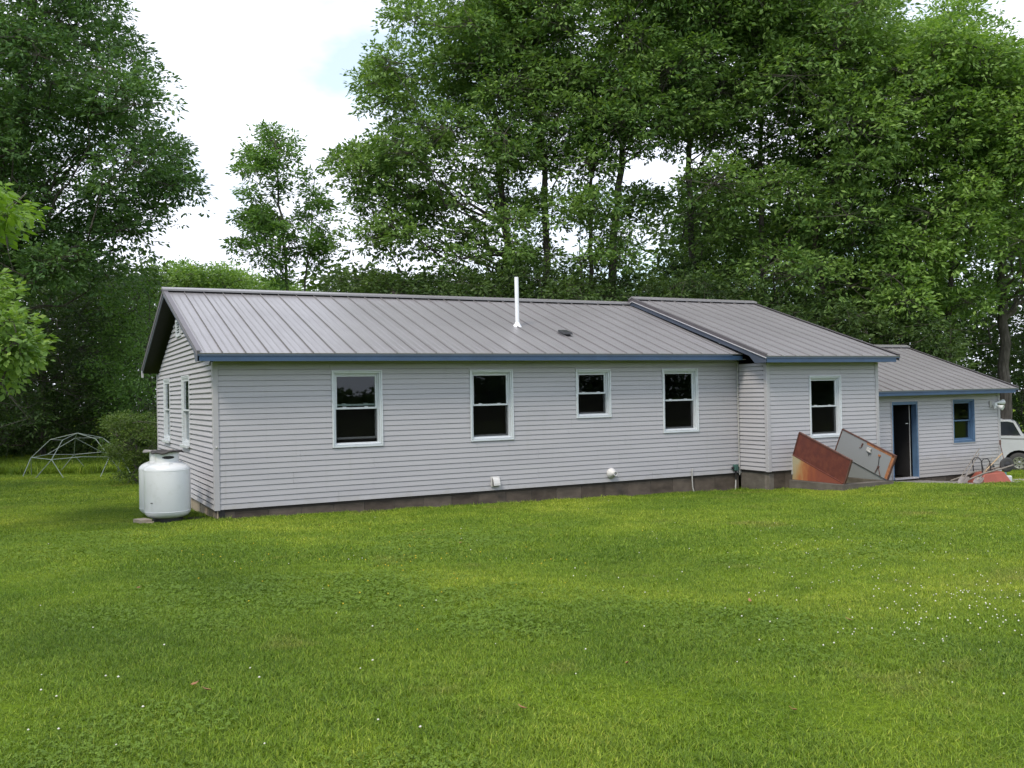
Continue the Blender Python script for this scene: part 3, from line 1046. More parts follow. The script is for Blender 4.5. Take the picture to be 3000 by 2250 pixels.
# ---- foundation
def foundation(fr, u0, u1, ztop, bl, hgt, mat, mort, off=-0.03, start=0.0):
    base = MB()
    base.add([], [])
    fr.box(base, u0, u1, ztop - hgt, ztop, off - 0.14, off - 0.012)
    fo = base.build('foundation', M[mort], house)
    u = u0 + start
    edges = [u0]
    while u < u1 - 0.05:
        if u > u0 + 0.05: edges.append(u)
        u += bl
    edges.append(u1)
    for a, b in zip(edges, edges[1:]):
        mb = MB(); j = random.uniform(-0.003, 0.003)
        fr.box(mb, a + 0.005, b - 0.005, ztop - hgt, ztop, off - 0.02, off + j)
        mb.build('block', M[mat], fo, bevel=0.006)
    return fo


foundation(f_front, 0.0, L, -0.004, 0.6156, 0.75, 'block', 'mortar', start=0.34)
foundation(f_ret, 0.0, 0.975, 0.080, 0.9, 0.9, 'conc', 'mortar', start=0.9)
foundation(f_bump, 0.03, 3.57, 0.080, 0.6156, 0.9, 'block', 'mortar', start=0.5)
foundation(f_gar, 0.02, 6.95, -0.590, 0.6156, 0.6, 'block', 'mortar', start=0.3)
# tan skirt boards on the gable side
mb = MB(); f_gable.box(mb, 0.0, D, -0.75, -0.004, -0.16, -0.045); fo = mb.build('foundation', M['dark'], house)
u = 0.0
while u < D - 0.05:
    w = random.uniform(0.17, 0.30); e = min(D, u + w)
    mb = MB(); f_gable.box(mb, u + 0.003, e - 0.003, -0.70, -0.004, -0.045, -0.022 + random.uniform(-0.006, 0.003)); mb.build('skirt_board', M['tan'], fo)
    u = e

# ---- roof fittings
t = empty('vent_pipe', (7.11, 1.69, 3.559), 'tall white plastic vent pipe standing on the metal roof', 'vent pipe')
mb = MB(); mb.lathe([(0.047, -0.02), (0.047, 1.13), (0.041, 1.135), (0.041, 1.0)], (7.11, 1.69, 3.559), 20, cap=False); mb.build('pipe', M['pvc'], t, smooth=True)
mb = MB()
bn = np.array([0, -0.349, 1]) / np.linalg.norm([0, -0.349, 1])
prof = [(0.10, -0.01), (0.096, 0.012), (0.082, 0.026), (0.060, 0.055), (0.052, 0.085), (0.049, 0.09)]
vsr, fsr = [], []
for i, (rr, hh) in enumerate(prof):
    for kk in range(20):
        th = 2 * PI * kk / 20; x, y = rr * math.cos(th), rr * math.sin(th)
        z = hh + (0.349 * y if i < 3 else 0.349 * y * 0.3)
        vsr.append((7.11 + x, 1.69 + y, 3.559 + z))
for i in range(len(prof) - 1):
    for kk in range(20):
        fsr.append((i * 20 + kk, i * 20 + (kk + 1) % 20, (i + 1) * 20 + (kk + 1) % 20, (i + 1) * 20 + kk))
mb.add(vsr, fsr); mb.build('boot', M['pvc'], t, smooth=True)
t = empty('roof_vent', (7.96, 1.0, 3.319), 'small black box vent low on the metal roof', 'roof vent')
def rp_(x, y, h): return np.array([x, y, 2.823 + 0.349 * (y + 0.42) + h])
mb = MB(); mb.hexa([rp_(7.86, 0.86, 0.002), rp_(8.09, 0.86, 0.002), rp_(8.09, 1.18, 0.002), rp_(7.86, 1.18, 0.002), rp_(7.86, 0.86, 0.008), rp_(8.09, 0.86, 0.008), rp_(8.09, 1.18, 0.008), rp_(7.86, 1.18, 0.008)]); mb.build('flange', M['roofdark'], t)
mb = MB(); mb.hexa([rp_(7.88, 0.90, 0.008), rp_(8.07, 0.90, 0.008), rp_(8.07, 1.12, 0.008), rp_(7.88, 1.12, 0.008), rp_(7.90, 0.92, 0.08), rp_(8.05, 0.92, 0.08), rp_(8.05, 1.10, 0.06), rp_(7.90, 1.10, 0.06)]); mb.build('body', M['dark'], t)
mb = MB(); mb.hexa([rp_(7.85, 0.84, 0.055), rp_(8.10, 0.84, 0.055), rp_(8.10, 1.13, 0.045), rp_(7.85, 1.13, 0.045), rp_(7.87, 0.86, 0.10), rp_(8.08, 0.86, 0.10), rp_(8.08, 1.12, 0.085), rp_(7.87, 1.12, 0.085)]); mb.build('hood', M['black'], t, bevel=0.006)
zz = 2.823 + 0.349 * (4.1 + 0.42) - 0.349 * 0.9
t = empty('capped_pipe', (8.35, 5.0, zz), 'rounded white vent cap peeking over the roof ridge', 'vent pipe')
mb = MB(); mb.lathe([(0.05, 0.0), (0.05, 0.36)], (8.35, 5.0, zz), 14); mb.build('pipe', M['pvc'], t, smooth=True)
mb = MB(); mb.lathe([(0.065, 0.33), (0.07, 0.37), (0.06, 0.41), (0.03, 0.435), (0.005, 0.44)], (8.35, 5.0, zz), 14); mb.build('cap', M['pvc'], t, smooth=True)

# ---- wall fittings
t = empty('dryer_vent', (5.62, -0.016, 0.10), 'beige hooded dryer vent low on the grey siding', 'vent')
mb = MB(); mb.box((5.52, -0.034, 0.075), (5.72, -0.006, 0.285)); mb.build('flange', M['vent'], t, bevel=0.004)
mb = MB()
pr = [(-0.034, 0.27), (-0.060, 0.262), (-0.095, 0.21), (-0.115, 0.15), (-0.12, 0.10), (-0.034, 0.10)]
pr2 = [(-0.046, 0.255), (-0.056, 0.252), (-0.086, 0.205), (-0.104, 0.15), (-0.108, 0.098), (-0.046, 0.098)]
mb.prism([(5.545, y, z) for y, z in pr], (0.15, 0, 0)); mb.build('hood', M['vent'], t, bevel=0.004)
mb = MB(); mb.prism([(5.540, y, z) for y, z in pr2], (0.0048, 0, 0)); mb.build('side_opening', M['ventdark'], t)
mb = MB(); mb.box((5.56, -0.108, 0.088), (5.68, -0.04, 0.0985)); mb.build('flap', M['ventdark'], t)
t = empty('exhaust_vent', (8.485, -0.012, 0.19), 'round pale plastic exhaust vent with nozzle on the siding', 'vent')
mb = MB(); mb.lathe([(0.115, 0.004), (0.115, -0.03), (0.098, -0.060), (0.062, -0.11), (0.050, -0.125)], (8.485, -0.012, 0.19), 24, 'y'); mb.build('housing', M['vent'], t, smooth=True)
mb = MB(); mb.lathe([(0.050, -0.12), (0.050, -0.19), (0.038, -0.19), (0.036, -0.135)], (8.485, -0.012, 0.19), 20, 'y'); mb.build('nozzle', M['vent'], t, smooth=True)
t = empty('outlet_box', (11.985, -0.016, 0.1), 'dark green outdoor outlet box with conduit beside the inside corner', 'outlet box')
mb = MB(); mb.box((11.93, -0.10, 0.06), (12.04, -0.012, 0.20)); mb.build('box', M['green'], t, bevel=0.01)
for x in (11.905, 12.055):
    mb = MB(); mb.lathe([(0.03, 0.0), (0.034, -0.02), (0.026, -0.05)], (x, -0.03, 0.125), 12, 'y'); mb.build('cover', M['black'], t, smooth=True)
mb = MB(); mb.tube([(11.985, -0.06, 0.06), (11.985, -0.06, -0.02), (11.985, -0.05, -0.16)], [0.022, 0.016, 0.014], 10); mb.build('conduit', M['black'], t, smooth=True)
mb = MB(); mb.tube([(11.985, -0.05, -0.16), (11.98, -0.05, -0.28), (11.95, -0.06, -0.45)], [0.016, 0.016, 0.016], 10); mb.build('conduit', M['conduit'], t, smooth=True)
t = MB(); t.tube([(10.722, -0.026, 0.175), (10.712, -0.032, 0.155), (10.708, -0.034, 0.06), (10.705, -0.034, -0.10), (10.712, -0.035, -0.26), (10.735, -0.04, -0.34), (10.75, -0.05, -0.46)], [0.008, 0.013, 0.014, 0.014, 0.014, 0.014, 0.014], 10)
tag(t.build('cable_conduit', M['conduit'], smooth=True), 'thin pale conduit stub rising from the grass against the foundation', 'conduit')
t = MB(); t.tube([(12.105, -0.055, 2.62), (12.105, -0.055, 0.5), (12.105, -0.055, -0.05)], 0.014, 10)
tag(t.build('wall_conduit', M['conduit'], smooth=True), 'thin grey conduit running up the inside corner of the siding', 'conduit')
mb = MB(); mb.lathe([(0.018, 0), (0.018, -0.02), (0.010, -0.03)], (0.03, -0.026, 1.13), 10, 'y')
tag(mb.build('corner_bolt', M['conduit'], smooth=True), 'small round metal fixing on the corner trim by the tanks', 'fixing')

# security light at the garage corner
t = empty('security_light', (22.35, 0.684, 1.40), 'white twin floodlight under the garage eave at its corner', 'security light')
mb = MB(); mb.box((22.24, 0.655, 1.32), (22.42, 0.684, 1.50)); mb.build('backplate', M['conduit'], t, bevel=0.008)
mb = MB(); mb.lathe([(0.06, 0.0), (0.065, -0.05), (0.045, -0.09)], (22.40, 0.655, 1.40), 14, 'y'); mb.build('base', M['lamp'], t, smooth=True)
def cone(mb_, p, d, prof):
    d = np.array(d, float); d /= np.linalg.norm(d); p = np.array(p, float)
    mb_.tube([p + d * h for r_, h in prof], [r_ for r_, h in prof], 14)
    return mb_
mb = cone(MB(), (22.44, 0.60, 1.44), (0.95, -0.15, 0.05), [(0.022, 0), (0.03, 0.06), (0.045, 0.12), (0.078, 0.24), (0.083, 0.27)]); mb.build('lamp_head', M['lamp'], t, smooth=True)
mb = cone(MB(), (22.42, 0.58, 1.36), (0.25, -0.9, -0.35), [(0.022, 0), (0.03, 0.04), (0.045, 0.09), (0.075, 0.18), (0.08, 0.20)]); mb.build('lamp_head', M['lamp'], t, smooth=True)
mb = MB(); mb.lathe([(0.04, 0.0), (0.045, -0.05), (0.03, -0.09)], (22.38, 0.60, 1.36), 12); mb.build('sensor', M['lamp'], t, smooth=True)

# ------------------------------------------------------------------ cellar bulkhead
XL, XR, YB, YF, CT = 12.88, 14.22, -1.03, -2.54, -0.14
bk = empty('cellar_bulkhead', (13.55, -1.8, ground(13.55, -1.8)), 'rusted steel cellar bulkhead with both doors open, against the wing wall', 'bulkhead')
mb = MB()
gz = ground(13.5, -2.5) - 0.25
mb.box((12.78, -2.58, gz), (14.40, -2.42, CT)); mb.box((12.78, -2.419, gz), (12.94, -0.975, CT - 0.002)); mb.box((14.22, -2.419, gz), (14.40, -0.975, CT - 0.002))
mb.build('curb', M['conc'], bk, bevel=0.012)
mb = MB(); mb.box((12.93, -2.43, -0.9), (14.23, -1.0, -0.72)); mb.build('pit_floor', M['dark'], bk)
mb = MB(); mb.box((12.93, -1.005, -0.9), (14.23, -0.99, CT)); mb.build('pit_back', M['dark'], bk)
# sloping side panels
for x, s in ((12.86, 1), (14.24, -1)):
    mb = MB()
    mb.prism([(x, YB + 0.02, CT + 0.004), (x, YF, CT + 0.004), (x, YF, CT + 0.012), (x, YB, 0.425), (x, YB + 0.02, 0.425)], (0.012 * s, 0, 0))
    so = mb.build('side_panel', M['rustside'] if s == 1 else M['greydoor'], bk)
    mb = MB()
    h = np.array([0, YF - YB, CT + 0.02 - 0.435]); h /= np.linalg.norm(h)
    mb.tube([(x + 0.006 * s, YB, 0.435), (x + 0.006 * s, YF, CT + 0.022)], 0.014, 8); mb.build('side_rail', M['rustdoor'], bk, smooth=True)
mb = MB(); mb.box((12.845, -1.034, -0.02), (12.872, -0.99, 0.445)); mb.build('flange', M['conduit'], bk)
mb = MB(); mb.box((12.87, -1.06, 0.39), (14.24, -1.0, 0.43)); mb.build('header', M['greydoor'], bk)


def bulk_door(x, phi, wd, mat, inner, dx):
    A = np.array([x, YB - 0.02, 0.442]); B = np.array([x, YF - 0.03, CT + 0.018])
    h = B - A; ln = np.linalg.norm(h); h /= ln
    mdir = np.array([0, -abs(h[2]), abs(h[1])])
    d = math.cos(phi) * np.array([1.0, 0, 0]) + math.sin(phi) * mdir
    n = np.cross(h, d); n /= np.linalg.norm(n)
    if n[0] > 0: n = -n            # n points to the left
    mb = MB()
    c = A + h * ln / 2 + d * wd / 2
    mb.obox(c, h, d, n, ln / 2, wd / 2, 0.006)
    leaf = mb.build('door_leaf', M[mat], bk)
    e = MB()
    for cc, hx, hy in ((c + d * (wd / 2 + 0.006), ln / 2 + 0.012, 0.012), (c + h * (ln / 2 + 0.006), 0.012, wd / 2), (c - h * (ln / 2 + 0.006), 0.012, wd / 2)):
        e.obox(cc - n * 0.018 * (-1 if inner else 1) * 0, h, d, n, hx, hy, 0.022)
    e.build('door_edge', M['rustedge'], leaf)
    return leaf, A, h, ln, d, n, c


leafL = bulk_door(XL, math.radians(88), 0.55, 'rustdoor', False, 0)
leafR, A, h, ln, d, n, c = bulk_door(14.20, math.radians(84), 0.58, 'greydoor', True, 0)
wd = 0.58
# rusty bands, latch, brackets and prop rod on the inner face of the right door (its face turned to the left)
mb = MB(); mb.obox(A + h * (ln - 0.045) + d * wd / 2 + n * 0.0078, h, d, n, 0.045, wd / 2 - 0.01, 0.0012); mb.obox(A + h * (ln * 0.74) + d * (wd - 0.03) + n * 0.0078, h, d, n, ln * 0.255, 0.026, 0.0012); mb.build('rust_band', M['rustband'], leafR)
mb = MB(); mb.obox(A + h * (ln * 0.56) + d * (wd * 0.76) + n * 0.03, h, d, n, 0.06, 0.04, 0.02); mb.obox(A + h * (ln * 0.585) + d * (wd * 0.70) + n * 0.05, h, d, n, 0.05, 0.012, 0.012); mb.build('latch', M['conduit'], leafR, bevel=0.004)
mb = MB(); mb.tube([A + h * ln * 0.565 + d * wd * 0.66 + n * 0.02, A + h * ln * 0.585 + d * wd * 0.52 + n * 0.02], 0.006, 6); mb.build('latch_rod', M['black'], leafR)
mb = MB(); mb.obox(A + h * (ln * 0.42) + d * (wd * 0.80) + n * 0.02, h, d, n, 0.014, 0.04, 0.012); mb.tube([A + h * ln * 0.42 + d * wd * 0.72 + n * 0.02, A + h * ln * 0.395 + d * wd * 0.64 + n * 0.03], 0.007, 6); mb.build('hook', M['rustedge'], leafR)
mb = MB(); mb.tube([A + h * ln * 0.755 + d * wd * 0.72 + n * 0.02, A + h * ln * 0.80 + d * wd * 0.30 + n * 0.03], 0.007, 6); mb.build('prop_rod', M['black'], leafR)
mb = MB(); mb.tube([A + h * ln * 0.80 + d * wd * 0.31 + n * 0.03, A + h * ln * 0.78 + d * wd * 0.04 + n * 0.03], 0.009, 6); mb.tube([A + h * ln * 0.80 + d * wd * 0.31 + n * 0.03, A + h * ln * 0.88 + d * wd * 0.03 + n * 0.03], 0.009, 6); mb.obox(A + h * (ln * 0.80) + d * (wd * 0.31) + n * 0.02, h, d, n, 0.02, 0.02, 0.016); mb.build('hinge_arm', M['rustedge'], leafR)
mb = MB(); mb.obox(A + h * (ln * 0.755) + d * (wd * 0.735) + n * 0.02, h, d, n, 0.03, 0.02, 0.014); mb.build('bracket', M['rustband'], leafR)

# ------------------------------------------------------------------ propane tanks
def tank(x, y, label, lug):
    g = ground(x, y)
    zb = g + 0.075
    t = empty('propane_tank', (x, y, g), label, 'propane tank', 'white propane tanks at the gable wall')
    R0 = 0.395
    mb = MB()
    pr = [(0.02, 0.0), (0.20, 0.004), (0.29, 0.018), (0.345, 0.045), (0.382, 0.085), (R0, 0.13), (R0, 0.86)]
    pr += [(R0 * math.cos(a), 0.86 + 0.165 * math.sin(a)) for a in np.linspace(0.15, 1.4, 9)] + [(0.03, 1.025)]
    mb.lathe(pr, (x, y, zb), 48); mb.build('body', M['tank'], t, smooth=True)
    for z in (0.128, 0.858):
        mb = MB(); mb.lathe([(R0 - 0.003, -0.008), (R0 + 0.0035, -0.004), (R0 + 0.0035, 0.004), (R0 - 0.003, 0.008)], (x, y, zb + z), 48, cap=False); mb.build('weld_seam', M['tank'], t, smooth=True)
    # collar with a slot through its front
    rc, h0, h1 = 0.205, 1.000, 1.175
    mb = MB(); nseg = 48
    face = math.atan2(CAM[1] - y, CAM[0] - x) + 0.12
    for k in range(nseg):
        a0, a1 = 2 * PI * k / nseg, 2 * PI * (k + 1) / nseg
        da = (((a0 + a1) / 2 - face + PI) % (2 * PI)) - PI
        spans = [(h0, h1)]
        if abs(da) < 0.50:
            e = 0.024 * math.sqrt(max(0, 1 - (da / 0.51) ** 2)) + 0.004
            spans = [(h0, 1.088 - e), (1.088 + e, h1)]
        for p, q in spans:
            P = []
            for zz in (p, q):
                for rr, aa in ((rc, a0), (rc, a1), (rc - 0.006, a1), (rc - 0.006, a0)):
                    P.append((x + rr * math.cos(aa), y + rr * math.sin(aa), zb + zz))
            mb.hexa(P)
    mb.build('collar', M['tank'], t)
    mb = MB(); mb.lathe([(rc - 0.02, h0 + 0.002), (rc - 0.02, h1 - 0.004)], (x, y, zb), 24); mb.build('collar_inside', M['dark'], t)
    mb = MB()
    for k, (da, s, zz) in enumerate(((-0.38, 0.030, 1.09), (-0.12, 0.026, 1.106), (0.12, 0.020, 1.094), (0.36, 0.026, 1.105))):
        aa = face + da
        mb.lathe([(s, -0.02), (s, 0.012), (s * 0.5, 0.016)], (x + (rc - 0.030) * math.cos(aa), y + (rc - 0.030) * math.sin(aa), zb + zz), 10)
    mb.build('valve', M['black'], t)
    for da in (0.10, PI + 0.10, lug):
        aa = face + da
        mb = MB(); cx, cy = x + 0.29 * math.cos(aa), y + 0.29 * math.sin(aa)
        pts = [np.array([cx, cy, zb + 0.955]) + 0.03 * np.array([-math.sin(aa) * math.cos(b), math.cos(aa) * math.cos(b), 0.3 + 1.1 * math.sin(b)]) for b in np.linspace(-0.4, PI + 0.4, 9)]
        mb.tube(pts, 0.008, 6); mb.build('lifting_lug', M['tank'], t, smooth=True)
    mb = MB(); mb.lathe([(0.26, -0.085), (0.26, 0.03), (0.235, 0.03), (0.235, -0.085)], (x, y, zb), 32, cap=False); mb.build('foot_ring', M['black'], t)
    mb = MB(); a = face - 0.85
    mb.obox((x + (R0 + 0.004) * math.cos(a), y + (R0 + 0.004) * math.sin(a), zb + 0.30), (-math.sin(a), math.cos(a), 0), (0, 0, 1), (math.cos(a), math.sin(a), 0), 0.02, 0.008, 0.006); mb.build('data_plate', M['ventdark'], t)
    return zb + 1.175, face


TX, TY = -0.78, 0.32
zt1, face1 = tank(TX, TY, 'rounded white propane tank nearest the front corner, dark cover on its collar', 2.0)
zt2, _ = tank(-0.765, 1.30, 'rounded white propane tank standing behind another along the gable wall', -0.95)


def rag(name, x, y, z, r, mat, label, seed, droop=0.05):
    rs = np.random.default_rng(seed)
    mb = MB(); n = 28; rings = [0.0, 0.3, 0.6, 0.85, 1.0, 1.06, 1.04]
    ph = rs.uniform(0, 6.28, 6)
    vs_, fs_ = [(x, y, z + 0.03)], []
    for i, q in enumerate(rings[1:]):
        for k in range(n):
            th = 2 * PI * k / n
            w = 1 + 0.07 * math.sin(3 * th + ph[0]) + 0.05 * math.sin(5 * th + ph[1]) + 0.03 * math.sin(9 * th + ph[2])
            rr = r * q * w
            zz = z + 0.03 + 0.012 * math.sin(2 * th + ph[3]) * q + 0.010 * math.sin(6 * th + ph[4] + q * 3) * q
            if i >= 4: zz -= droop * (0.5 + 0.5 * (i - 4)) * (1 + 0.5 * math.sin(4 * th + ph[5]))
            vs_.append((x + rr * math.cos(th), y + rr * math.sin(th), zz))
    fs_ += [(0, 1 + k, 1 + (k + 1) % n) for k in range(n)]
    for i in range(len(rings) - 2):
        for k in range(n):
            fs_.append((1 + i * n + k, 1 + (i + 1) * n + k, 1 + (i + 1) * n + (k + 1) % n, 1 + i * n + (k + 1) % n))
    mb.add(vs_, fs_)
    o = mb.build(name, M[mat], smooth=False, loc=(x, y, z))
    md = o.modifiers.new('thick', 'SOLIDIFY'); md.thickness = 0.012; md.offset = 1
    return tag(o, label, 'cover')


rag('tank_cover', TX, TY, zt1 - 0.014, 0.250, 'tarp', 'weathered dark cover lying over the collar of the front tank', 3, 0.022)
rag('tank_cover', -0.785, 1.30, zt2 - 0.016, 0.250, 'tarplight', 'pale grey cover lying over the collar of the rear tank', 5, 0.02)
for i, (x, y, lx, ly, rz, lab) in enumerate(((-1.23, 0.10, 0.10, 0.16, 0.3, 'short pale timber block at the foot of the front tank'), (-1.12, -0.02, 0.06, 0.10, -0.2, 'small flat timber scrap by the foot of the front tank'))):
    z = ground(x, y)
    ca, sa = math.cos(rz), math.sin(rz)
    mb = MB(); mb.obox((x, y, z + (0.045 if i == 0 else 0.02)), (ca, sa, 0), (-sa, ca, 0), (0, 0, 1), lx, ly, 0.045 if i == 0 else 0.02)
    tag(mb.build('wood_block', M['tan'], bevel=0.006, loc=(x, y, z)), lab, 'wood block')
for i, (x, y, sx, sy, lab) in enumerate(((TX, TY, 0.33, 0.33, 'dark paving slab under the front propane tank'), (-0.765, 1.30, 0.33, 0.33, 'dark paving slab under the rear propane tank'), (-0.26, 0.42, 0.15, 0.20, 'dark flat slab on the grass between tank and house corner'))):
    z = ground(x, y)
    mb = MB(); mb.box((x - sx, y - sy, z - 0.06), (x + sx, y + sy, z + (0.012 if i < 2 else 0.035)))
    tag(mb.build('paving_slab', M['soil'], bevel=0.01, loc=(x, y, z)), lab, 'slab')

# ------------------------------------------------------------------ climbing dome
pc = on_ground(190, 1030)
dx0, dy0 = -1.45, 18.75
gz = float(ground(dx0, dy0))
cd = empty('climbing_dome', (dx0, dy0, gz), 'pale green tubular climbing dome on the grass at the wood edge', 'climbing dome')
S3 = 1.72
ap = np.array([dx0, dy0, gz + 1.50])
r1 = [np.array([dx0 + 0.88 * math.cos(a), dy0 + 0.88 * math.sin(a), gz + 1.30]) for a in [0.35 + 2 * PI * k / 5 for k in range(5)]]
blt = [np.array([dx0 + 1.52 * math.cos(a), dy0 + 1.52 * math.sin(a), gz + (0.68 if k % 2 == 0 else 0.74)]) for k, a in enumerate([0.35 + 2 * PI * k / 10 for k in range(10)])]
def gnd3(p): return np.array([p[0], p[1], float(ground(p[0], p[1])) - 0.02])
feet = [gnd3((dx0 + 1.74 * math.cos(a), dy0 + 1.74 * math.sin(a))) for a in [0.35 + 2 * PI * (k + 0.5) / 10 for k in range(10)]]
struts = [(ap, p) for p in r1] + [(r1[k], r1[(k + 1) % 5]) for k in range(5)]
for k in range(5):
    struts += [(r1[k], blt[2 * k]), (r1[k], blt[(2 * k + 1) % 10]), (r1[k], blt[(2 * k - 1) % 10])]
struts += [(blt[k], blt[(k + 1) % 10]) for k in range(10)]
for k in range(10):
    struts += [(blt[k], feet[k]), (blt[k], feet[(k - 1) % 10])]
skip = {6, 8} | {10 + 3 * k + j for k in (2, 3, 4) for j in (1, 2)} | {35 + 2 * k + j for k in (1, 3, 5, 7, 9) for j in (0, 1)}
for i, (a, b) in enumerate(struts):
    if i in skip: continue
    mb = MB(); mb.tube([a, b], 0.012 if not (5 <= i < 10) else 0.006, 8); mb.build('tube', M['climb'], cd, smooth=True)

# ------------------------------------------------------------------ garage front clutter
gr = sheet('gravel_bed', [(14.45, -1.0), (14.6, -1.9), (16.5, -1.25), (18.2, -1.0), (20.5, -1.05), (22.8, -0.7), (26, 0.2), (26, 1.4), (23.2, 0.9), (22.72, 0.66), (15.8, 0.66), (15.8, -0.96)], M['gravel'], 0.004)
tag(gr, 'grey gravel strip along the garage wall', 'gravel', kind='structure')
def scatter_stones():
    n = 5200
    xs = rng.uniform(14.5, 25.5, n); ys = rng.uniform(-1.6, 1.2, n)
    lim = np.interp(xs, [14.5, 16.5, 18.2, 20.5, 22.8, 26], [-1.8, -1.2, -0.95, -1.0, -0.65, 0.25])
    top = np.interp(xs, [14.5, 15.75, 15.76, 22.75, 22.76, 26], [-1.0, -1.0, 0.6, 0.6, 0.9, 1.4])
    k = (ys > lim) & (ys < top)
    xs, ys = xs[k], ys[k]
    n = len(xs)
    s = rng.uniform(0.008, 0.03, n)
    oct_ = np.array([(1, 0, 0), (-1, 0, 0), (0, 1, 0), (0, -1, 0), (0, 0, 0.75), (0, 0, -0.4)])
    f = np.array([(0, 2, 4), (2, 1, 4), (1, 3, 4), (3, 0, 4)])
    V = oct_[None] * s[:, None, None] * rng.uniform(0.6, 1.3, (n, 6, 1))
    a = rng.uniform(0, 6.28, n); ca, sa = np.cos(a)[:, None], np.sin(a)[:, None]
    X = V[..., 0] * ca - V[..., 1] * sa; Y = V[..., 0] * sa + V[..., 1] * ca
    V = np.stack([X + xs[:, None], Y + ys[:, None], V[..., 2] + ground(xs, ys)[:, None] + 0.008], -1)
    F = (f[None] + (np.arange(n) * 6)[:, None, None]).reshape(-1, 3)
    me = bpy.data.meshes.new('gravel_stones'); me.from_pydata(V.reshape(-1, 3).tolist(), [], F.tolist()); me.materials.append(M['stone'])
    o = bpy.data.objects.new('gravel_stones', me); COL.objects.link(o)
    tag(o, 'loose grey gravel stones along the garage wall', 'gravel', kind='stuff')
scatter_stones()

# plank platform at the door
pf = empty('door_platform', (18.6, 0.12, ground(18.6, 0.12)), 'low weathered plank platform in front of the garage door', 'platform')
for i in range(6):
    x = 18.02 + i * 0.235
    mb = MB(); mb.box((x, -0.55, -0.645 - 0.01 * i), (x + 0.225, 0.64, -0.615 - 0.01 * i)); mb.build('plank', M['planks'], pf, bevel=0.004)
for y in (-0.5, 0.05, 0.55):
    mb = MB(); mb.box((18.04, y - 0.03, -0.80), (19.36, y + 0.03, -0.70)); mb.build('joist', M['soil'], pf)

# upturned wheelbarrow
BX, BY = 20.95, -0.22
bz = float(ground(BX, BY))
wb = empty('wheelbarrow', (BX, BY, bz), 'orange-red wheelbarrow lying upside down on the gravel by the garage', 'wheelbarrow')
ax = np.array([0.90, -0.43, 0.0]); ay = np.array([0.43, 0.90, 0.0])   # ax runs towards the wheel
def bp(a, b, z): return np.array([BX, BY, bz]) + ax * a + ay * b + np.array([0, 0, z])
mb = MB()
def tray(a0, a1, a2, a3, w0, w1, hgt):
    P = [bp(a0, -w0, 0.0), bp(a3, -w0 * 0.86, 0.0), bp(a3, w0 * 0.86, 0.0), bp(a0, w0, 0.0), bp(a1, -w1, hgt * 0.9), bp(a2, -w1 * 0.8, hgt), bp(a2, w1 * 0.8, hgt), bp(a1, w1, hgt * 0.9)]
    return P
mb.hexa(tray(-0.52, -0.30, 0.30, 0.50, 0.36, 0.25, 0.34)); mb.build('tray', M['barrow'], wb, bevel=0.05)
mb = MB(); mb.tube([bp(-0.53, -0.37, 0.012), bp(0.51, -0.32, 0.012), bp(0.51, 0.32, 0.012), bp(-0.53, 0.37, 0.012), bp(-0.53, -0.37, 0.012)], 0.013, 6); mb.build('rim', M['barrow'], wb, smooth=True)
for s in (-1, 1):
    mb = MB(); mb.tube([bp(-0.98, s * 0.30, 0.06), bp(-0.3, s * 0.24, 0.30), bp(0.30, s * 0.14, 0.42), bp(0.62, s * 0.09, 0.50)], [0.021, 0.024, 0.024, 0.022], 8); mb.build('handle', M['handle'], wb)
    mb = MB(); mb.tube([bp(-0.34, s * 0.24, 0.32), bp(-0.36, s * 0.24, 0.62), bp(-0.30, s * 0.24, 0.70), bp(-0.18, s * 0.24, 0.70), bp(-0.12, s * 0.23, 0.62), bp(-0.08, s * 0.20, 0.36)], 0.015, 8); mb.build('leg', M['black'], wb, smooth=True)
# wheel with rubber tyre
wc = bp(0.50, 0.02, 0.50)
def wheel(mb_, c, axis, prof, n=28, cap=True):
    axis = np.array(axis, float); axis /= np.linalg.norm(axis)
    t1 = np.cross(axis, (0, 0, 1)); t1 /= np.linalg.norm(t1); t2 = np.cross(axis, t1)
    V, F = [], []
    for r_, h_ in prof:
        for k in range(n):
            th = 2 * PI * k / n
            V.append(np.array(c) + axis * h_ + r_ * (t1 * math.cos(th) + t2 * math.sin(th)))
    m_ = len(prof)
    for i in range(m_ - 1):
        for k in range(n):
            F.append((i * n + k, i * n + (k + 1) % n, (i + 1) * n + (k + 1) % n, (i + 1) * n + k))
    if cap:
        F.append(tuple(range(n - 1, -1, -1))); F.append(tuple((m_ - 1) * n + k for k in range(n)))
    mb_.add(V, F); return mb_
mb = wheel(MB(), wc, ay, [(0.10, -0.04), (0.15, -0.045), (0.19, -0.035), (0.205, 0.0), (0.19, 0.035), (0.15, 0.045), (0.10, 0.04), (0.10, -0.04)], cap=False); mb.build('tyre', M['rubber'], wb, smooth=True)
mb = wheel(MB(), wc, ay, [(0.03, -0.06), (0.10, -0.035), (0.10, 0.035), (0.03, 0.06)]); mb.build('hub', M['black'], wb, smooth=True)

# second black tub / tyre leaning behind the barrow
tc_ = (21.75, 0.28, float(ground(21.75, 0.28)) + 0.27)
tb = empty('spare_tyre', (21.75, 0.28, tc_[2] - 0.27), 'black tyre propped behind the wheelbarrow at the garage corner', 'tyre')
mb = wheel(MB(), tc_, (0.45, -0.85, 0.25), [(0.17, -0.07), (0.23, -0.08), (0.268, -0.05), (0.272, 0.05), (0.23, 0.08), (0.17, 0.07), (0.17, -0.07)], cap=False); mb.build('tread', M['rubber'], tb, smooth=True)
mb = wheel(MB(), tc_, (0.45, -0.85, 0.25), [(0.05, -0.06), (0.17, -0.045), (0.17, 0.045), (0.05, 0.06)]); mb.build('hub', M['black'], tb, smooth=True)

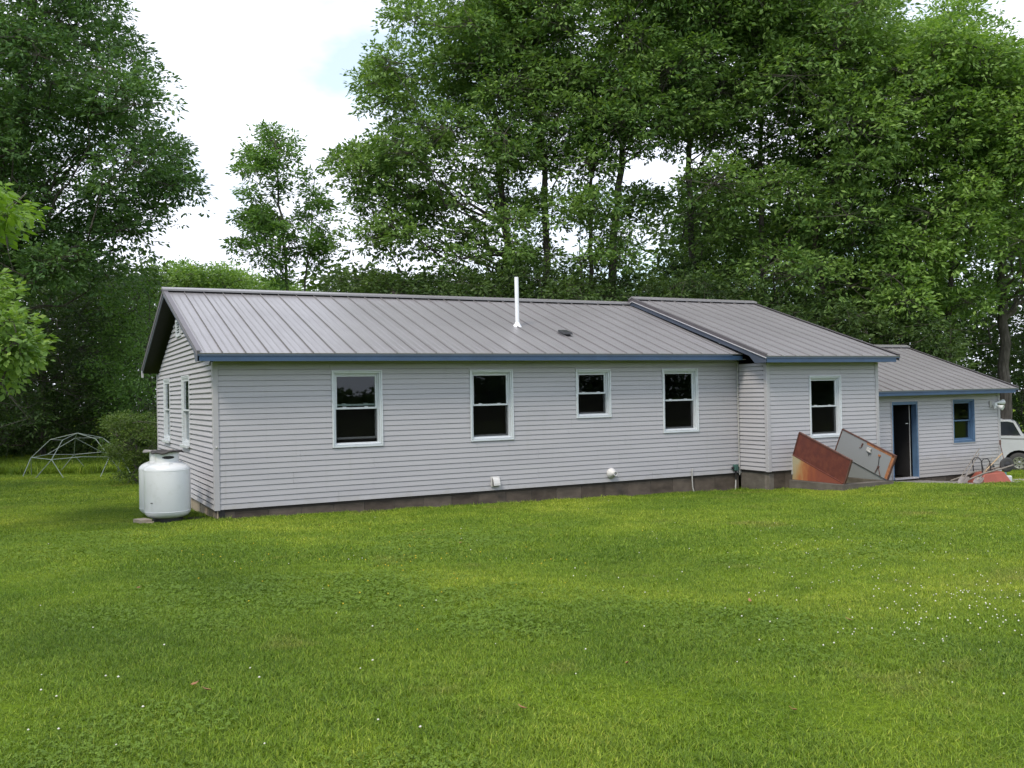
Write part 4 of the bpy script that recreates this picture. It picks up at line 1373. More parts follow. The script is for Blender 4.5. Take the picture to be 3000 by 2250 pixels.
def tool(name, label, foot, tip, hmat, blade, r=0.016, bl=0.30, bw=0.11):
    foot, tip = np.array(foot, float), np.array(tip, float)
    t_ = empty(name, foot, label, name.replace('_', ' '))
    dd = tip - foot; dd /= np.linalg.norm(dd)
    mb = MB(); mb.tube([foot + dd * (bl * 0.85 if blade else 0), tip], r, 8); mb.build('handle', M[hmat], t_, smooth=True)
    if blade:
        sd = np.cross(dd, (0, 0, 1)); sd /= np.linalg.norm(sd); nn = np.cross(sd, dd)
        mb = MB(); V = []; F = []
        rows = [(0.0, 0.85), (0.12, 1.0), (0.7, 1.0), (0.9, 0.8), (1.0, 0.18)]
        for tt, ww in rows:
            for q in (-1, -0.5, 0, 0.5, 1):
                V.append(foot + dd * bl * tt + sd * bw * ww * q + nn * 0.03 * (q * q - 0.5))
        for i in range(len(rows) - 1):
            for k in range(4):
                F.append((i * 5 + k, i * 5 + k + 1, (i + 1) * 5 + k + 1, (i + 1) * 5 + k))
        mb.add(V, F); o = mb.build('blade', M['blade'], t_)
        md = o.modifiers.new('thick', 'SOLIDIFY'); md.thickness = 0.006
        mb = MB(); mb.tube([foot + dd * bl * 0.6, foot + dd * (bl + 0.14)], [0.012, r + 0.006], 8); mb.build('socket', M['blade'], t_, smooth=True)
    return t_


def G(x, y, h=0.01): return (x, y, float(ground(x, y)) + h)
tool('shovel', 'grey steel shovel lying over the barrow, its blade nearest the platform', G(19.80, -0.20, 0.03), (21.15, 0.25, bz + 0.80), 'handle', True, bw=0.13, bl=0.34)
tool('shovel', 'grey steel shovel with its blade on the gravel right by the red tray', G(20.16, -0.40, 0.03), (21.45, 0.05, bz + 0.68), 'handle', True, bw=0.12, bl=0.32)
tool('hoe', 'long pale-handled tool lying up across the barrow legs', G(20.30, -0.28, 0.10), (21.78, -0.02, bz + 0.78), 'handlelight', False, 0.017)
tool('pole', 'dark grey pole lying up behind the barrow against the siding', G(19.95, 0.05, 0.05), (21.40, 0.42, bz + 0.92), 'handle', False, 0.013)
rk = empty('leaf_rake', G(22.30, 0.30), 'thin tool with teal grip leaning on the garage corner post', 'rake')
mb = MB(); mb.tube([G(22.28, 0.28, 0.60), (22.52, 0.56, 0.22)], 0.012, 8); mb.build('handle', M['rustedge'], rk, smooth=True)
mb = MB(); mb.tube([G(22.16, 0.14, 0.02), G(22.28, 0.28, 0.62)], [0.03, 0.018], 8); mb.build('shaft', M['teal'], rk, smooth=True)
mb = MB(); mb.tube([(22.515, 0.555, 0.19), (22.535, 0.575, 0.34)], 0.022, 8); mb.build('grip', M['rustedge'], rk, smooth=True)
mb = MB()
_bk = np.array(G(21.95, -0.05, 0.06))
mb.box(tuple(_bk - (0.09, 0.09, 0.06)), tuple(_bk + (0.09, 0.09, 0.13)))
tag(mb.build('white_bucket', M['lamp'], bevel=0.03, loc=G(21.95, -0.05, 0)), 'small white tub behind the wheelbarrow on the gravel', 'tub')

# ------------------------------------------------------------------ pickup truck
TD = 37.0
W0 = at(2978 * 2212 / 3000 + 6.0, 1355.5 * 2212 / 3000, TD)     # visible wheel centre
fx = np.array([_f[0], _f[1], 0]) ; rdir = ray(2201, 1000); rdir = rdir * np.array([1, 1, 0]); rdir /= np.linalg.norm(rdir)
tx = np.array([rdir[1], -rdir[0], 0.0])      # to the right in the picture = truck front
ty = rdir                                     # away from the viewer
gT = float(W0[2] - 0.40)
tr = empty('pickup_truck', (W0[0], W0[1], gT), 'silver pickup truck parked on the grass beyond the garage corner', 'truck')
def tp(a, b, z): return np.array([W0[0], W0[1], gT]) + tx * a + ty * b + np.array([0, 0, z])
def outline(poly, b0, b1, name, mat, parent=tr, bevel=0.0, smooth=False):
    mb = MB(); mb.prism([tp(a, b0, z) for a, z in poly], ty * (b1 - b0)); return mb.build(name, M[mat], parent, bevel=bevel)
arch = [(0.52 * math.cos(t_), 0.40 + 0.50 * math.sin(t_) if math.sin(t_) > -0.2 else 0.3) for t_ in np.linspace(PI, 0, 11)]
body = [(-3.9, 0.55), (-3.9, 1.40), (-1.0, 1.46), (0.9, 1.455), (1.25, 1.36), (1.30, 0.55), (0.52, 0.45)] + [(x, z) for x, z in reversed(arch)] + [(-0.52, 0.42), (-2.6, 0.42), (-2.62, 0.6)]
outline(body, 0.0 - 0.12, 1.75, 'body', 'truck', bevel=0.03)
outline([(-3.85, 1.30), (-0.95, 1.37), (1.2, 1.34), (1.2, 1.315), (-0.95, 1.345), (-3.85, 1.27)], -0.135, -0.121, 'crease_shade', 'ventdark')  # dark strip paints the shade line of the body crease
outline([(-2.6, 1.458), (-2.3, 2.0), (-0.35, 2.03), (0.02, 1.92), (0.12, 1.462)], -0.02, 1.6, 'cab_glass', 'carglass', bevel=0.02)
outline([(-2.4, 1.98), (-2.3, 2.06), (-0.32, 2.075), (-0.12, 2.0), (-0.14, 1.96), (-0.36, 2.01)], -0.03, 1.62, 'cab_roof', 'truck', bevel=0.01)
outline([(-0.20, 2.03), (-0.11, 2.03), (0.19, 1.462), (0.08, 1.462)], -0.035, -0.021, 'pillar', 'truck')
outline([(-1.9, 2.085), (-0.55, 2.085), (-0.55, 2.125), (-1.9, 2.125)], 0.05, 0.10, 'roof_rail', 'pale_edge')
for a in (0.0, -3.2):
    mb = wheel(MB(), tp(a, 0.02, 0.40), ty, [(0.22, -0.12), (0.33, -0.13), (0.385, -0.10), (0.40, 0.0), (0.385, 0.10), (0.33, 0.13), (0.22, 0.12), (0.22, -0.12)], 36, cap=False); wh = mb.build('tyre', M['rubber'], tr, smooth=True)
    mb = wheel(MB(), tp(a, 0.02, 0.40), ty, [(0.10, -0.085), (0.19, -0.09), (0.215, -0.128), (0.235, -0.128), (0.235, 0.05)], 36); mb.build('rim', M['chrome'], wh, smooth=True)
    for k in range(6):
        th = 2 * PI * (k + 0.5) / 6
        mb = MB(); cdir = tx * math.cos(th) + np.array([0, 0, math.sin(th)]); sdir = -tx * math.sin(th) + np.array([0, 0, math.cos(th)])
        mb.obox(tp(a, -0.072, 0.40) + cdir * 0.155, cdir, sdir, ty, 0.028, 0.022, 0.006); mb.build('rim_slot', M['dark'], wh)
    mb = wheel(MB(), tp(a, 0.02, 0.40), ty, [(0.03, -0.118), (0.06, -0.112), (0.065, -0.08)], 20); mb.build('hub_cap', M['chrome'], wh, smooth=True)
mb = wheel(MB(), tp(0, 0.3, 0.42), ty, [(0.5, -0.2), (0.5, 0.5)], 24); mb.build('wheel_well', M['dark'], tr)
outline([(0.30, 1.47), (0.50, 1.47), (0.52, 1.62), (0.34, 1.64)], 0.0, 0.12, 'mirror', 'black', bevel=0.02)

# ------------------------------------------------------------------ vegetation
def mesh_from_arrays(name, V, F, mat):
    """V (n,3) and F (m,4) or (m,3) arrays -> mesh, quickly"""
    me = bpy.data.meshes.new(name)
    V = np.ascontiguousarray(V, dtype=np.float32); F = np.ascontiguousarray(F, dtype=np.int32)
    k = F.shape[1]
    me.vertices.add(len(V)); me.vertices.foreach_set('co', V.ravel())
    me.loops.add(F.size); me.loops.foreach_set('vertex_index', F.ravel())
    me.polygons.add(len(F)); me.polygons.foreach_set('loop_start', np.arange(0, F.size, k, dtype=np.int32))
    me.update(calc_edges=True)
    me.materials.append(mat)
    return me


def norm(a):
    return a / (np.linalg.norm(a, axis=-1, keepdims=True) + 1e-9)


def leaf_quads(C, Dr, per, s, sz, Lf, wid, rs, droop=0.35, flat=0.8):
    """C spray centres, Dr outward directions; returns diamond leaves"""
    n = len(C)
    c = np.repeat(C, per, 0); d = np.repeat(Dr, per, 0)
    m = len(c)
    off = rs.normal(size=(m, 3)) * np.array([s, s, sz])
    p = c + off
    a = norm(off * np.array([1, 1, 0.3]) / s * 0.7 + d * 0.7 + rs.normal(size=(m, 3)) * 0.45 + np.array([0, 0, -droop]))
    up = norm(np.array([0, 0, 1.0]) * flat + d * 0.35 + rs.normal(size=(m, 3)) * 0.55)
    side = norm(np.cross(up, a))
    l = Lf * rs.uniform(0.65, 1.3, (m, 1)); w = l * wid
    nn = np.cross(a, side)
    V = np.stack([p, p + a * l * 0.5 + side * w * 0.5 + nn * l * 0.06, p + a * l, p + a * l * 0.5 - side * w * 0.5 + nn * l * 0.06], 1).reshape(-1, 3)
    return V


def in_poly(P, pts):
    x, y = pts[:, 0], pts[:, 1]
    ins = np.zeros(len(pts), bool)
    j = len(P) - 1
    for i in range(len(P)):
        xi, yi = P[i]; xj, yj = P[j]
        c = ((yi > y) != (yj > y)) & (x < (xj - xi) * (y - yi) / (yj - yi + 1e-9) + xi)
        ins ^= c
        j = i
    return ins


def sample_poly(P, n, rs, gaps=()):
    P = np.array(P, float)
    lo, hi = P.min(0), P.max(0)
    out = []
    while len(out) < n:
        q = rs.uniform(lo, hi, (n * 3, 2))
        q = q[in_poly(P, q)]
        for gx, gy, rx, ry, pr in gaps:
            k = ((q[:, 0] - gx) / rx) ** 2 + ((q[:, 1] - gy) / ry) ** 2 < 1
            q = q[~(k & (rs.random(len(q)) < pr))]
        out += q.tolist()
    return np.array(out[:n])


def tree(name, label, trunk, poly, depth, n, leaf, rs_seed, mat='oak', bark='bark', rad=(0.7, 1.5), sprays=12, per=22,
         r0=0.22, gaps=(), group=None, cat='tree', limbs=26, wid=0.42, spread=0.26, droop=0.35, inset=0.62):
    """trunk: list of photo points (x, y) with one depth, crown clumps fill the outline over a range of depths"""
    rs = np.random.default_rng(rs_seed)
    dT = (depth[0] + depth[1]) / 2 if len(depth) == 2 else depth[2]
    TP = [at(x, y, dT) for x, y in trunk]
    base = TP[0].copy(); base[2] = float(ground(base[0], base[1])) - 0.1
    TP = [base] + TP[1:] if TP[0][2] < base[2] + 0.6 else [base] + TP
    # refine the trunk
    T = []
    for a, b in zip(TP, TP[1:]):
        for k in range(4):
            T.append(a + (b - a) * k / 4 + np.array([rs.normal() * 0.05, rs.normal() * 0.05, 0]) * (1 if len(T) else 0))
    T.append(TP[-1]); T = np.array(T)
    q, dd, R = [], [], []
    tries = 0
    PA = np.array(poly, float)
    while len(q) < n:
        tries += 1
        shrink = 1.0 if tries < 12 else 0.5
        qq = sample_poly(poly, n, rs, gaps); de = rs.uniform(depth[0], depth[1], n); rq = rs.uniform(rad[0], rad[1], n)
        e = inset * shrink * rq * 2037.0 / de
        ok = np.ones(n, bool)
        for ux, uy in ((1, 0), (-1, 0), (0, -0.8), (0, 0.6)):
            ok &= in_poly(PA, qq + np.stack([e * ux, e * uy], 1))
        for a_, b_, c_ in zip(qq[ok], de[ok], rq[ok]): q.append(a_); dd.append(b_); R.append(c_)
    q, dd, R = np.array(q[:n]), np.array(dd[:n]), np.array(R[:n])
    C = np.array([at(x, y, d_) for (x, y), d_ in zip(q, dd)])
    gl = ground(C[:, 0], C[:, 1])
    C[:, 2] = np.maximum(C[:, 2], gl + 0.25)
    # sprays in each clump, mostly on the upper and outer shell
    dirs = norm(rs.normal(size=(n, sprays, 3)) * np.array([1, 1, 0.7]) + np.array([0, 0, 0.45]))
    rr = R[:, None, None] * rs.uniform(0.22, 1.0, (n, sprays, 1)) ** 0.45
    SC = (C[:, None] + dirs * rr * np.array([1, 1, 0.8]) - np.array([0, 0, 1]) * 0.30 * rr ** 2 / R[:, None, None]).reshape(-1, 3)
    SC[:, 2] = np.maximum(SC[:, 2], ground(SC[:, 0], SC[:, 1]) + 0.08)
    DR = dirs.reshape(-1, 3)
    V = leaf_quads(SC, DR, per, spread, spread * 0.42, leaf, wid, rs, droop)
    F = np.arange(len(V)).reshape(-1, 4)
    root = empty(name, base + np.array([0, 0, 0.1]), label, cat, group)
    me = mesh_from_arrays('crown', V - ORG[root.name], F, M[mat])
    o = bpy.data.objects.new('crown', me); COL.objects.link(o); o.parent = root
    # wood: trunk, limbs to clumps, twigs to sprays
    mb = MB()
    ks = min(1.0, max(0.15, r0 / 0.12))
    rT = np.linspace(r0, r0 * 0.25, len(T)); rT[0] *= 1.35
    mb.tube(T, list(rT), 9)
    zmin, zmax = T[0][2], T[-1][2]
    order = rs.permutation(n)
    ends = []
    for i in order[:limbs]:
        c = C[i]
        hd = np.hypot(*(c[:2] - T[len(T) // 2][:2]))
        za = np.clip(c[2] - hd * rs.uniform(0.35, 0.8), zmin + (zmax - zmin) * 0.12, zmax)
        k = int(np.argmin(np.abs(T[:, 2] - za)))
        a = T[k]
        mid = (a + c) / 2 + np.array([rs.normal() * 0.14 * (hd + 1), rs.normal() * 0.14 * (hd + 1), -0.12 * hd + 0.14 * hd * rs.normal()])
        pts = [(1 - t_) ** 2 * a + 2 * t_ * (1 - t_) * mid + t_ ** 2 * c + (rs.normal(size=3) * (0.05 + 0.03 * hd) if 0 < t_ < 1 else 0) for t_ in np.linspace(0, 1, 7)]
        ra = max(0.03 * ks, rT[k] * rs.uniform(0.3, 0.5))
        mb.tube(pts, list(np.linspace(ra, 0.018 * ks, 7)), 6, cap=False)
        ends += pts[2:]
    ends = np.array(ends) if ends else T
    for i in order[limbs:]:
        c = C[i]
        k = int(np.argmin(((ends - c) ** 2).sum(1) + 0.6 * np.clip(ends[:, 2] - c[2], 0, None) ** 2))
        a = ends[k]
        mid = (a + c) / 2 + rs.normal(size=3) * 0.15
        mb.tube([a, mid, c], [0.024 * ks, 0.016 * ks, 0.009 * ks], 4, cap=False)
    sub = SC.reshape(n, sprays, 3)
    for i in range(n):
        for j in range(0, sprays, 4):
            mb.tube([C[i], sub[i, j]], [0.010 * ks, 0.005 * ks], 3, cap=False)
    mb.build('trunk', M[bark], root, smooth=False)
    return root


# the big oak at the left
tree('oak_tree', 'large dark-leaved oak spreading towards the gable end of the house', [(-60, 960), (-40, 700), (0, 400), (60, 100), (90, -160)],
     [(-190, -190), (255, -190), (262, -40), (282, 18), (325, 40), (338, 70), (330, 140), (382, 150), (392, 185), (372, 235), (395, 262), (432, 290), (428, 318), (392, 330), (432, 395), (434, 420), (392, 425), (398, 455), (352, 478), (362, 508), (330, 540), (345, 566), (250, 640), (-190, 660)],
     (33, 43), 230, 0.21, 11, 'oakdark', rad=(1.0, 2.1), r0=0.36, limbs=46, sprays=62, per=9, spread=0.10,
     gaps=((365, 462, 55, 20, 0.95), (150, 400, 45, 14, 0.9), (300, 380, 40, 12, 0.7), (240, 225, 30, 12, 0.7), (330, 330, 40, 12, 0.6), (110, 470, 60, 16, 0.8)))
# woodland at the left, down to the ground
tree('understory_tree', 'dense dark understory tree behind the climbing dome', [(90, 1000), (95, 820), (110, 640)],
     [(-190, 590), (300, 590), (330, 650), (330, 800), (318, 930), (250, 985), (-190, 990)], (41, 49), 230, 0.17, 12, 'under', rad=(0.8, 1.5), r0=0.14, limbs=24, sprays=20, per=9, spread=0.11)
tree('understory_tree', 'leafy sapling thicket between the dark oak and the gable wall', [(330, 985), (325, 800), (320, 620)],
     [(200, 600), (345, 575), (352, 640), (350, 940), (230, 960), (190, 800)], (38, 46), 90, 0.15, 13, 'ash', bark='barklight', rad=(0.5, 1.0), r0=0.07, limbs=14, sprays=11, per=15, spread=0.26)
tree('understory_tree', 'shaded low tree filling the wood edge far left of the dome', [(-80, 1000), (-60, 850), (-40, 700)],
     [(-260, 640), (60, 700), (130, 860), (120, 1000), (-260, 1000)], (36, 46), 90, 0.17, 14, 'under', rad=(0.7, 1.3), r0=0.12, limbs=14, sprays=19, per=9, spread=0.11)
# near foliage entering at the left edge
tree('maple_tree', 'light green leafy branches of a small tree at the left edge', [(-150, 1150), (-140, 900), (-110, 640)],
     [(-170, 575), (-30, 580), (5, 610), (30, 660), (36, 700), (66, 750), (50, 790), (20, 815), (-30, 830), (-170, 830)], (13.5, 17.5), 75, 0.115, 15, 'maple', inset=0.3, rad=(0.28, 0.5), r0=0.10, limbs=16, sprays=20, per=9, spread=0.07, wid=0.6)
tree('ash_sapling', 'bright lime-green leafy twig hanging in close at the left edge', [(-190, 1500), (-180, 1000), (-150, 620)],
     [(-110, 370), (-20, 380), (-5, 410), (30, 445), (72, 465), (66, 478), (40, 472), (0, 490), (-30, 500), (-110, 505)], (6.8, 8.2), 34, 0.085, 16, 'lime', bark='barklight', rad=(0.10, 0.18), r0=0.016, limbs=5, sprays=7, per=7, spread=0.075, wid=0.48, droop=0.7)
# slender young ash and the pale trees beyond it
tree('young_ash', 'slender young ash with thin open crown rising behind the roof', [(622, 800), (618, 640), (612, 480), (600, 330), (590, 285)],
     [(548, 268), (600, 272), (642, 300), (648, 360), (640, 400), (660, 470), (650, 560), (640, 640), (590, 640), (560, 560), (505, 540), (492, 510), (500, 470), (545, 440), (512, 400), (520, 345)], (35, 38), 84, 0.18, 17, 'ash', bark='barklight', rad=(0.3, 0.6), r0=0.085, limbs=26, inset=0.25, sprays=15, per=9, spread=0.12, wid=0.42,
     gaps=((590, 430, 45, 22, 0.5), (600, 590, 60, 30, 0.5), (575, 395, 25, 15, 0.6)))
tree('young_ash', 'thin leaning young ash between the slender ash and the oaks', [(640, 800), (655, 640), (672, 500), (680, 380)],
     [(672, 352), (700, 372), (712, 430), (722, 500), (700, 560), (690, 600), (655, 610), (660, 500), (662, 400)], (36, 39), 26, 0.18, 18, 'ash', bark='barklight', inset=0.25, rad=(0.28, 0.55), r0=0.06, limbs=12, sprays=14, per=9, spread=0.12, wid=0.42)
for i, (pl, tb_, sd, lab) in enumerate((([(345, 575), (395, 562), (440, 590), (450, 650), (350, 660)], 395, 21, 'pale green rounded treetop just beside the left roof peak'),
                                        ([(430, 588), (470, 560), (520, 566), (556, 600), (575, 650), (430, 660)], 490, 22, 'pale green treetop left of the slender ash'),
                                        ([(545, 615), (600, 600), (680, 625), (730, 650), (545, 665)], 640, 23, 'low pale green treetop at the foot of the slender ash'))):
    tree('far_tree', lab, [(tb_, 830), (tb_, 660), (tb_ + 5, 600)], pl, (52, 58), 42, 0.22, sd, 'oaklight', rad=(0.7, 1.3), r0=0.12, limbs=10, sprays=11, per=15, spread=0.34)

# oaks behind the middle of the roof
tree('oak_tree', 'spreading oak with open left-hand branches behind the white vent pipe', [(1108, 820), (1105, 640), (1095, 520), (1080, 380), (1060, 200), (1040, -60)],
     [(860, -10), (930, 20), (960, -170), (1130, -170), (1150, 200), (1130, 420), (1100, 560), (1010, 575), (880, 570), (760, 580), (690, 560), (735, 535), (682, 505), (725, 468), (742, 405), (692, 372), (700, 322), (790, 318), (802, 262), (752, 205), (782, 170), (772, 128), (822, 62)],
     (34, 41), 150, 0.20, 31, 'oak', rad=(0.7, 1.7), r0=0.24, limbs=32, inset=0.38, sprays=50, per=9, spread=0.10,
     gaps=((940, 530, 90, 26, 0.9), (860, 590, 60, 26, 0.9), (1010, 470, 55, 20, 0.6), (880, 420, 40, 12, 0.6), (960, 330, 40, 14, 0.6), (1060, 590, 60, 24, 0.7), (930, 110, 40, 14, 0.7), (880, 250, 40, 12, 0.6)))
TREES_MID = [
    ('tall straight oak with a forked trunk behind the middle of the roof', [(1180, 820), (1180, 640), (1178, 470), (1170, 340), (1150, 120), (1140, -120)], [(1030, -180), (1290, -180), (1310, 60), (1290, 230), (1250, 330), (1150, 390), (1060, 330), (1020, 160)], 165, 0.21, 32),
    ('slim oak standing just left of the thickest trunk behind the ridge', [(1272, 820), (1274, 640), (1280, 430), (1272, 300), (1290, 100)], [(1180, 120), (1400, 60), (1420, 260), (1330, 360), (1290, 400), (1210, 400), (1170, 280)], 80, 0.13, 33),
    ('thick-trunked oak leaning right behind the ridge near the wing roof', [(1308, 820), (1316, 640), (1330, 480), (1342, 330), (1355, 120), (1370, -100)], [(1260, -180), (1560, -180), (1560, 120), (1500, 260), (1490, 370), (1420, 390), (1330, 330), (1290, 160)], 180, 0.24, 34),
]
for lab, tk, pl, n_, r0_, sd in TREES_MID:
    tree('oak_tree', lab, tk, pl, (34, 41), int(n_ * 0.44), 0.20, sd, 'oak', rad=(1.0, 2.1), r0=r0_, limbs=34, sprays=62, per=9, spread=0.11,
         gaps=((1130, 110, 40, 16, 0.7), (1230, 190, 45, 14, 0.6), (1440, 20, 40, 16, 0.7), (1380, 150, 40, 16, 0.6), (1250, 320, 50, 14, 0.6)))
# hanging foliage in front of the trunks
tree('understory_tree', 'thin drooping oak boughs between the trunks behind the ridge', [(1245, 820), (1250, 640), (1255, 480)],
     [(1060, 380), (1200, 400), (1440, 380), (1450, 560), (1300, 600), (1060, 600)], (33, 40), 88, 0.20, 35, 'oak', rad=(0.5, 1.0), r0=0.06, limbs=16, sprays=20, per=8, spread=0.10,
     gaps=((1240, 520, 60, 45, 0.95), (1140, 500, 40, 50, 0.8), (1390, 480, 40, 40, 0.8), (1225, 440, 30, 30, 0.8)))
# wood on the right
TREES_R = [
    ('broad oak over the wing roof, first tree of the dense wood', [(1500, 820), (1500, 640), (1490, 420), (1480, 200), (1470, -80)], [(1400, -180), (1640, -180), (1650, 200), (1640, 420), (1600, 640), (1480, 660), (1430, 560), (1470, 420), (1440, 260)], 230, 0.22, 41, 'oak'),
    ('dense oak of the wood above the right end of the wing roof', [(1650, 860), (1648, 640), (1640, 400), (1650, 100)], [(1560, -40), (1600, -120), (1800, -130), (1830, 100), (1800, 330), (1790, 600), (1720, 700), (1600, 640), (1580, 300)], 240, 0.22, 42, 'oak'),
    ('tall oak with visible trunk above the garage roof ridge', [(1782, 900), (1778, 700), (1765, 520), (1770, 300), (1790, 80)], [(1740, -60), (1960, -60), (1965, 30), (1930, 240), (1940, 520), (1880, 700), (1780, 760), (1720, 560), (1730, 200)], 230, 0.22, 43, 'oak'),
    ('sunlit-topped oak above the garage roof', [(1912, 900), (1915, 700), (1925, 500), (1940, 200)], [(1860, 30), (1940, 10), (1960, 30), (2080, 20), (2110, 200), (2080, 420), (2060, 680), (1960, 760), (1870, 660), (1850, 300)], 220, 0.2, 44, 'oaklight'),
    ('high-crowned oak against the pale sky at the wood right end', [(2048, 920), (2050, 700), (2060, 480), (2070, 150)], [(1990, 25), (2060, -20), (2110, -10), (2150, 40), (2165, 90), (2240, 110), (2260, 330), (2180, 420), (2150, 700), (2040, 720), (2010, 420)], 200, 0.2, 45, 'oaklight'),
    ('thick-trunked oak beside the parked truck', [(2172, 940), (2170, 740), (2160, 560), (2165, 300)], [(2120, 150), (2212, 60), (2360, 60), (2380, 640), (2230, 700), (2160, 620), (2130, 380)], 150, 0.32, 46, 'oaklight'),
]
for lab, tk, pl, n_, r0_, sd, mt in TREES_R:
    tree('oak_tree', lab, tk, pl, (34, 43), int(n_ * 0.42), 0.21, sd, mt, rad=(1.0, 2.2), r0=r0_, limbs=30, sprays=64, per=9, spread=0.11,
         gaps=((1810, 232, 36, 16, 0.9), (2120, 345, 45, 22, 0.9), (1700, 330, 40, 14, 0.6), (1560, 340, 40, 14, 0.7), (2100, 540, 30, 14, 0.8), (1900, 470, 40, 12, 0.6), (1560, 250, 30, 14, 0.7), (1480, 470, 40, 16, 0.7), (2010, 130, 40, 14, 0.6)))
# undergrowth behind the house
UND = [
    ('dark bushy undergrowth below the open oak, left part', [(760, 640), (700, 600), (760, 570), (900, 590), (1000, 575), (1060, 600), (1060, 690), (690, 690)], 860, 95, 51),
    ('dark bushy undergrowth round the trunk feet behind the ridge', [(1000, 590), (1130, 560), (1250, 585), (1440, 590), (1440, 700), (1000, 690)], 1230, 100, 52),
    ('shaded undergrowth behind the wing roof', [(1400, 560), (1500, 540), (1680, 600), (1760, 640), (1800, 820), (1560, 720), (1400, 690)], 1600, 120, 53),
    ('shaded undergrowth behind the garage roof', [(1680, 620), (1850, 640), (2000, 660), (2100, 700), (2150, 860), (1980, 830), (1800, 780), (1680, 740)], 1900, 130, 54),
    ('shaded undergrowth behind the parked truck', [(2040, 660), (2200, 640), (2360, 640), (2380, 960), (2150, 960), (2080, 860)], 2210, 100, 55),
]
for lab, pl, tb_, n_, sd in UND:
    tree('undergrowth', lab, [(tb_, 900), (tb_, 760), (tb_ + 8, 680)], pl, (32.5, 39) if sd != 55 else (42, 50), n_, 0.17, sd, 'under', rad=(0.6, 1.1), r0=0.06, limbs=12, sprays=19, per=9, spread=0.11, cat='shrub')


def far_wood():
    """woodland mass behind the first trees and round the field: far off, one mass"""
    rs = np.random.default_rng(77)
    cs, ln = [], []
    def add(px, py, d0, d1, n):
        q = sample_poly(list(zip(px, py)), n, rs)
        for (x, y) in q:
            cs.append(at(x, y, rs.uniform(d0, d1)))
    add([-300, 350, 350, -300], [570, 590, 1000, 1000], 50, 62, 900)
    add([680, 1460, 1460, 680], [600, 590, 900, 900], 44, 58, 420)
    add([1430, 2450, 2450, 1430], [430, 420, 980, 900], 46, 62, 900)
    add([330, 720, 720, 330], [625, 640, 900, 980], 58, 66, 260)
    C = np.array(cs)
    C[:, 2] = np.maximum(C[:, 2], ground(C[:, 0], C[:, 1]) + 0.4)
    n = len(C); sp = 7
    dirs = norm(rs.normal(size=(n, sp, 3)))
    SC = (C[:, None] + dirs * rs.uniform(0.5, 1.7, (n, sp, 1)) * np.array([1, 1, 0.7])).reshape(-1, 3)
    V = leaf_quads(SC, dirs.reshape(-1, 3), 9, 0.42, 0.22, 0.34, 0.6, rs)
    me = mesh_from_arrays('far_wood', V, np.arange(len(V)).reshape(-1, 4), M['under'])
    o = bpy.data.objects.new('far_wood', me); COL.objects.link(o)
    tag(o, 'far dark woodland mass behind the nearer trees', 'wood', kind='stuff')


far_wood()


def copy_tree(src, loc, rz, sc, label, group):
    r = src.copy(); COL.objects.link(r); r.location = loc; r.rotation_euler = (0, 0, rz); r.scale = (sc, sc, sc)
    tag(r, label, 'tree', group)
    for ch in src.children:
        c = ch.copy(); COL.objects.link(c); c.parent = r
    return r


# trees across the field behind the viewer; the windows mirror them
srcs = [o for o in COL.objects if o.get('category') == 'tree' and o.name.startswith('oak_tree')][1:5]
spots = [(-24, -60), (6, -62), (44, -62), (66, -56), (92, -48)]
for i, (x, y) in enumerate(spots):
    copy_tree(srcs[i % len(srcs)], (x, y, float(ground(x, y))), i * 1.3, 0.6, 'tree across the field, mirrored dark in the windows', 'trees across the field')


# the wood goes on to the left and shades the far end of the lawn
for i, (x, y, s_) in enumerate(((-14.5, 9.5, 0.85), (-17, 17, 0.95), (-13.5, 24, 0.9))):
    copy_tree(srcs[i % len(srcs)], (x, y, float(ground(x, y))), 2.1 + i * 1.9, s_, 'oak continuing the wood to the left of the climbing dome', 'oaks left of the dome')


def field_wood():
    rs = np.random.default_rng(78)
    n = 2600
    t = rs.uniform(0, 1, n)
    x = -70 + 220 * t
    y = -58 + 22 * np.clip((x - 40) / 100, 0, 1) + rs.uniform(-3, 3, n)
    top = 8.0 + 1.5 * np.sin(x * 0.35) + 1.0 * np.sin(x * 0.9 + 1)
    top = np.where((x > 15) & (x < 29), 1.6 + 0.35 * np.sin(x * 1.7), top)
    z = ground(x, y) + rs.uniform(0.1, 1, n) * top
    C = np.stack([x, y, z], 1); sp = 8
    dirs = norm(rs.normal(size=(n, sp, 3)))
    rr = np.where((x > 15) & (x < 29), 0.35, 1.2)[:, None, None]
    SC = (C[:, None] + dirs * rs.uniform(0.4, 1.3, (n, sp, 1)) * rr).reshape(-1, 3)
    V = leaf_quads(SC, dirs.reshape(-1, 3), 7, 0.4, 0.25, 0.5, 0.7, rs)
    me = mesh_from_arrays('field_wood', V, np.arange(len(V)).reshape(-1, 4), M['under'])
    o = bpy.data.objects.new('field_wood', me); COL.objects.link(o)
    tag(o, 'low woodland across the field, mirrored in the window panes', 'wood', kind='stuff')


field_wood()

# ------------------------------------------------------------------ shrub by the gable end
sh = on_ground(292, 1046)
shd = float((sh - CAM) @ _f)
tree('round_shrub', 'rounded yellow-green shrub beside the climbing dome', [(292, 1046), (292, 1000), (288, 950)],
     [(222, 905), (262, 882), (300, 896), (345, 880), (372, 900), (375, 1010), (345, 1040), (250, 1045), (228, 985)], (shd - 1.0, shd + 1.1), 95, 0.075, 61, 'shrub', rad=(0.18, 0.34), r0=0.05, limbs=20, sprays=13, per=13, spread=0.10, cat='shrub')

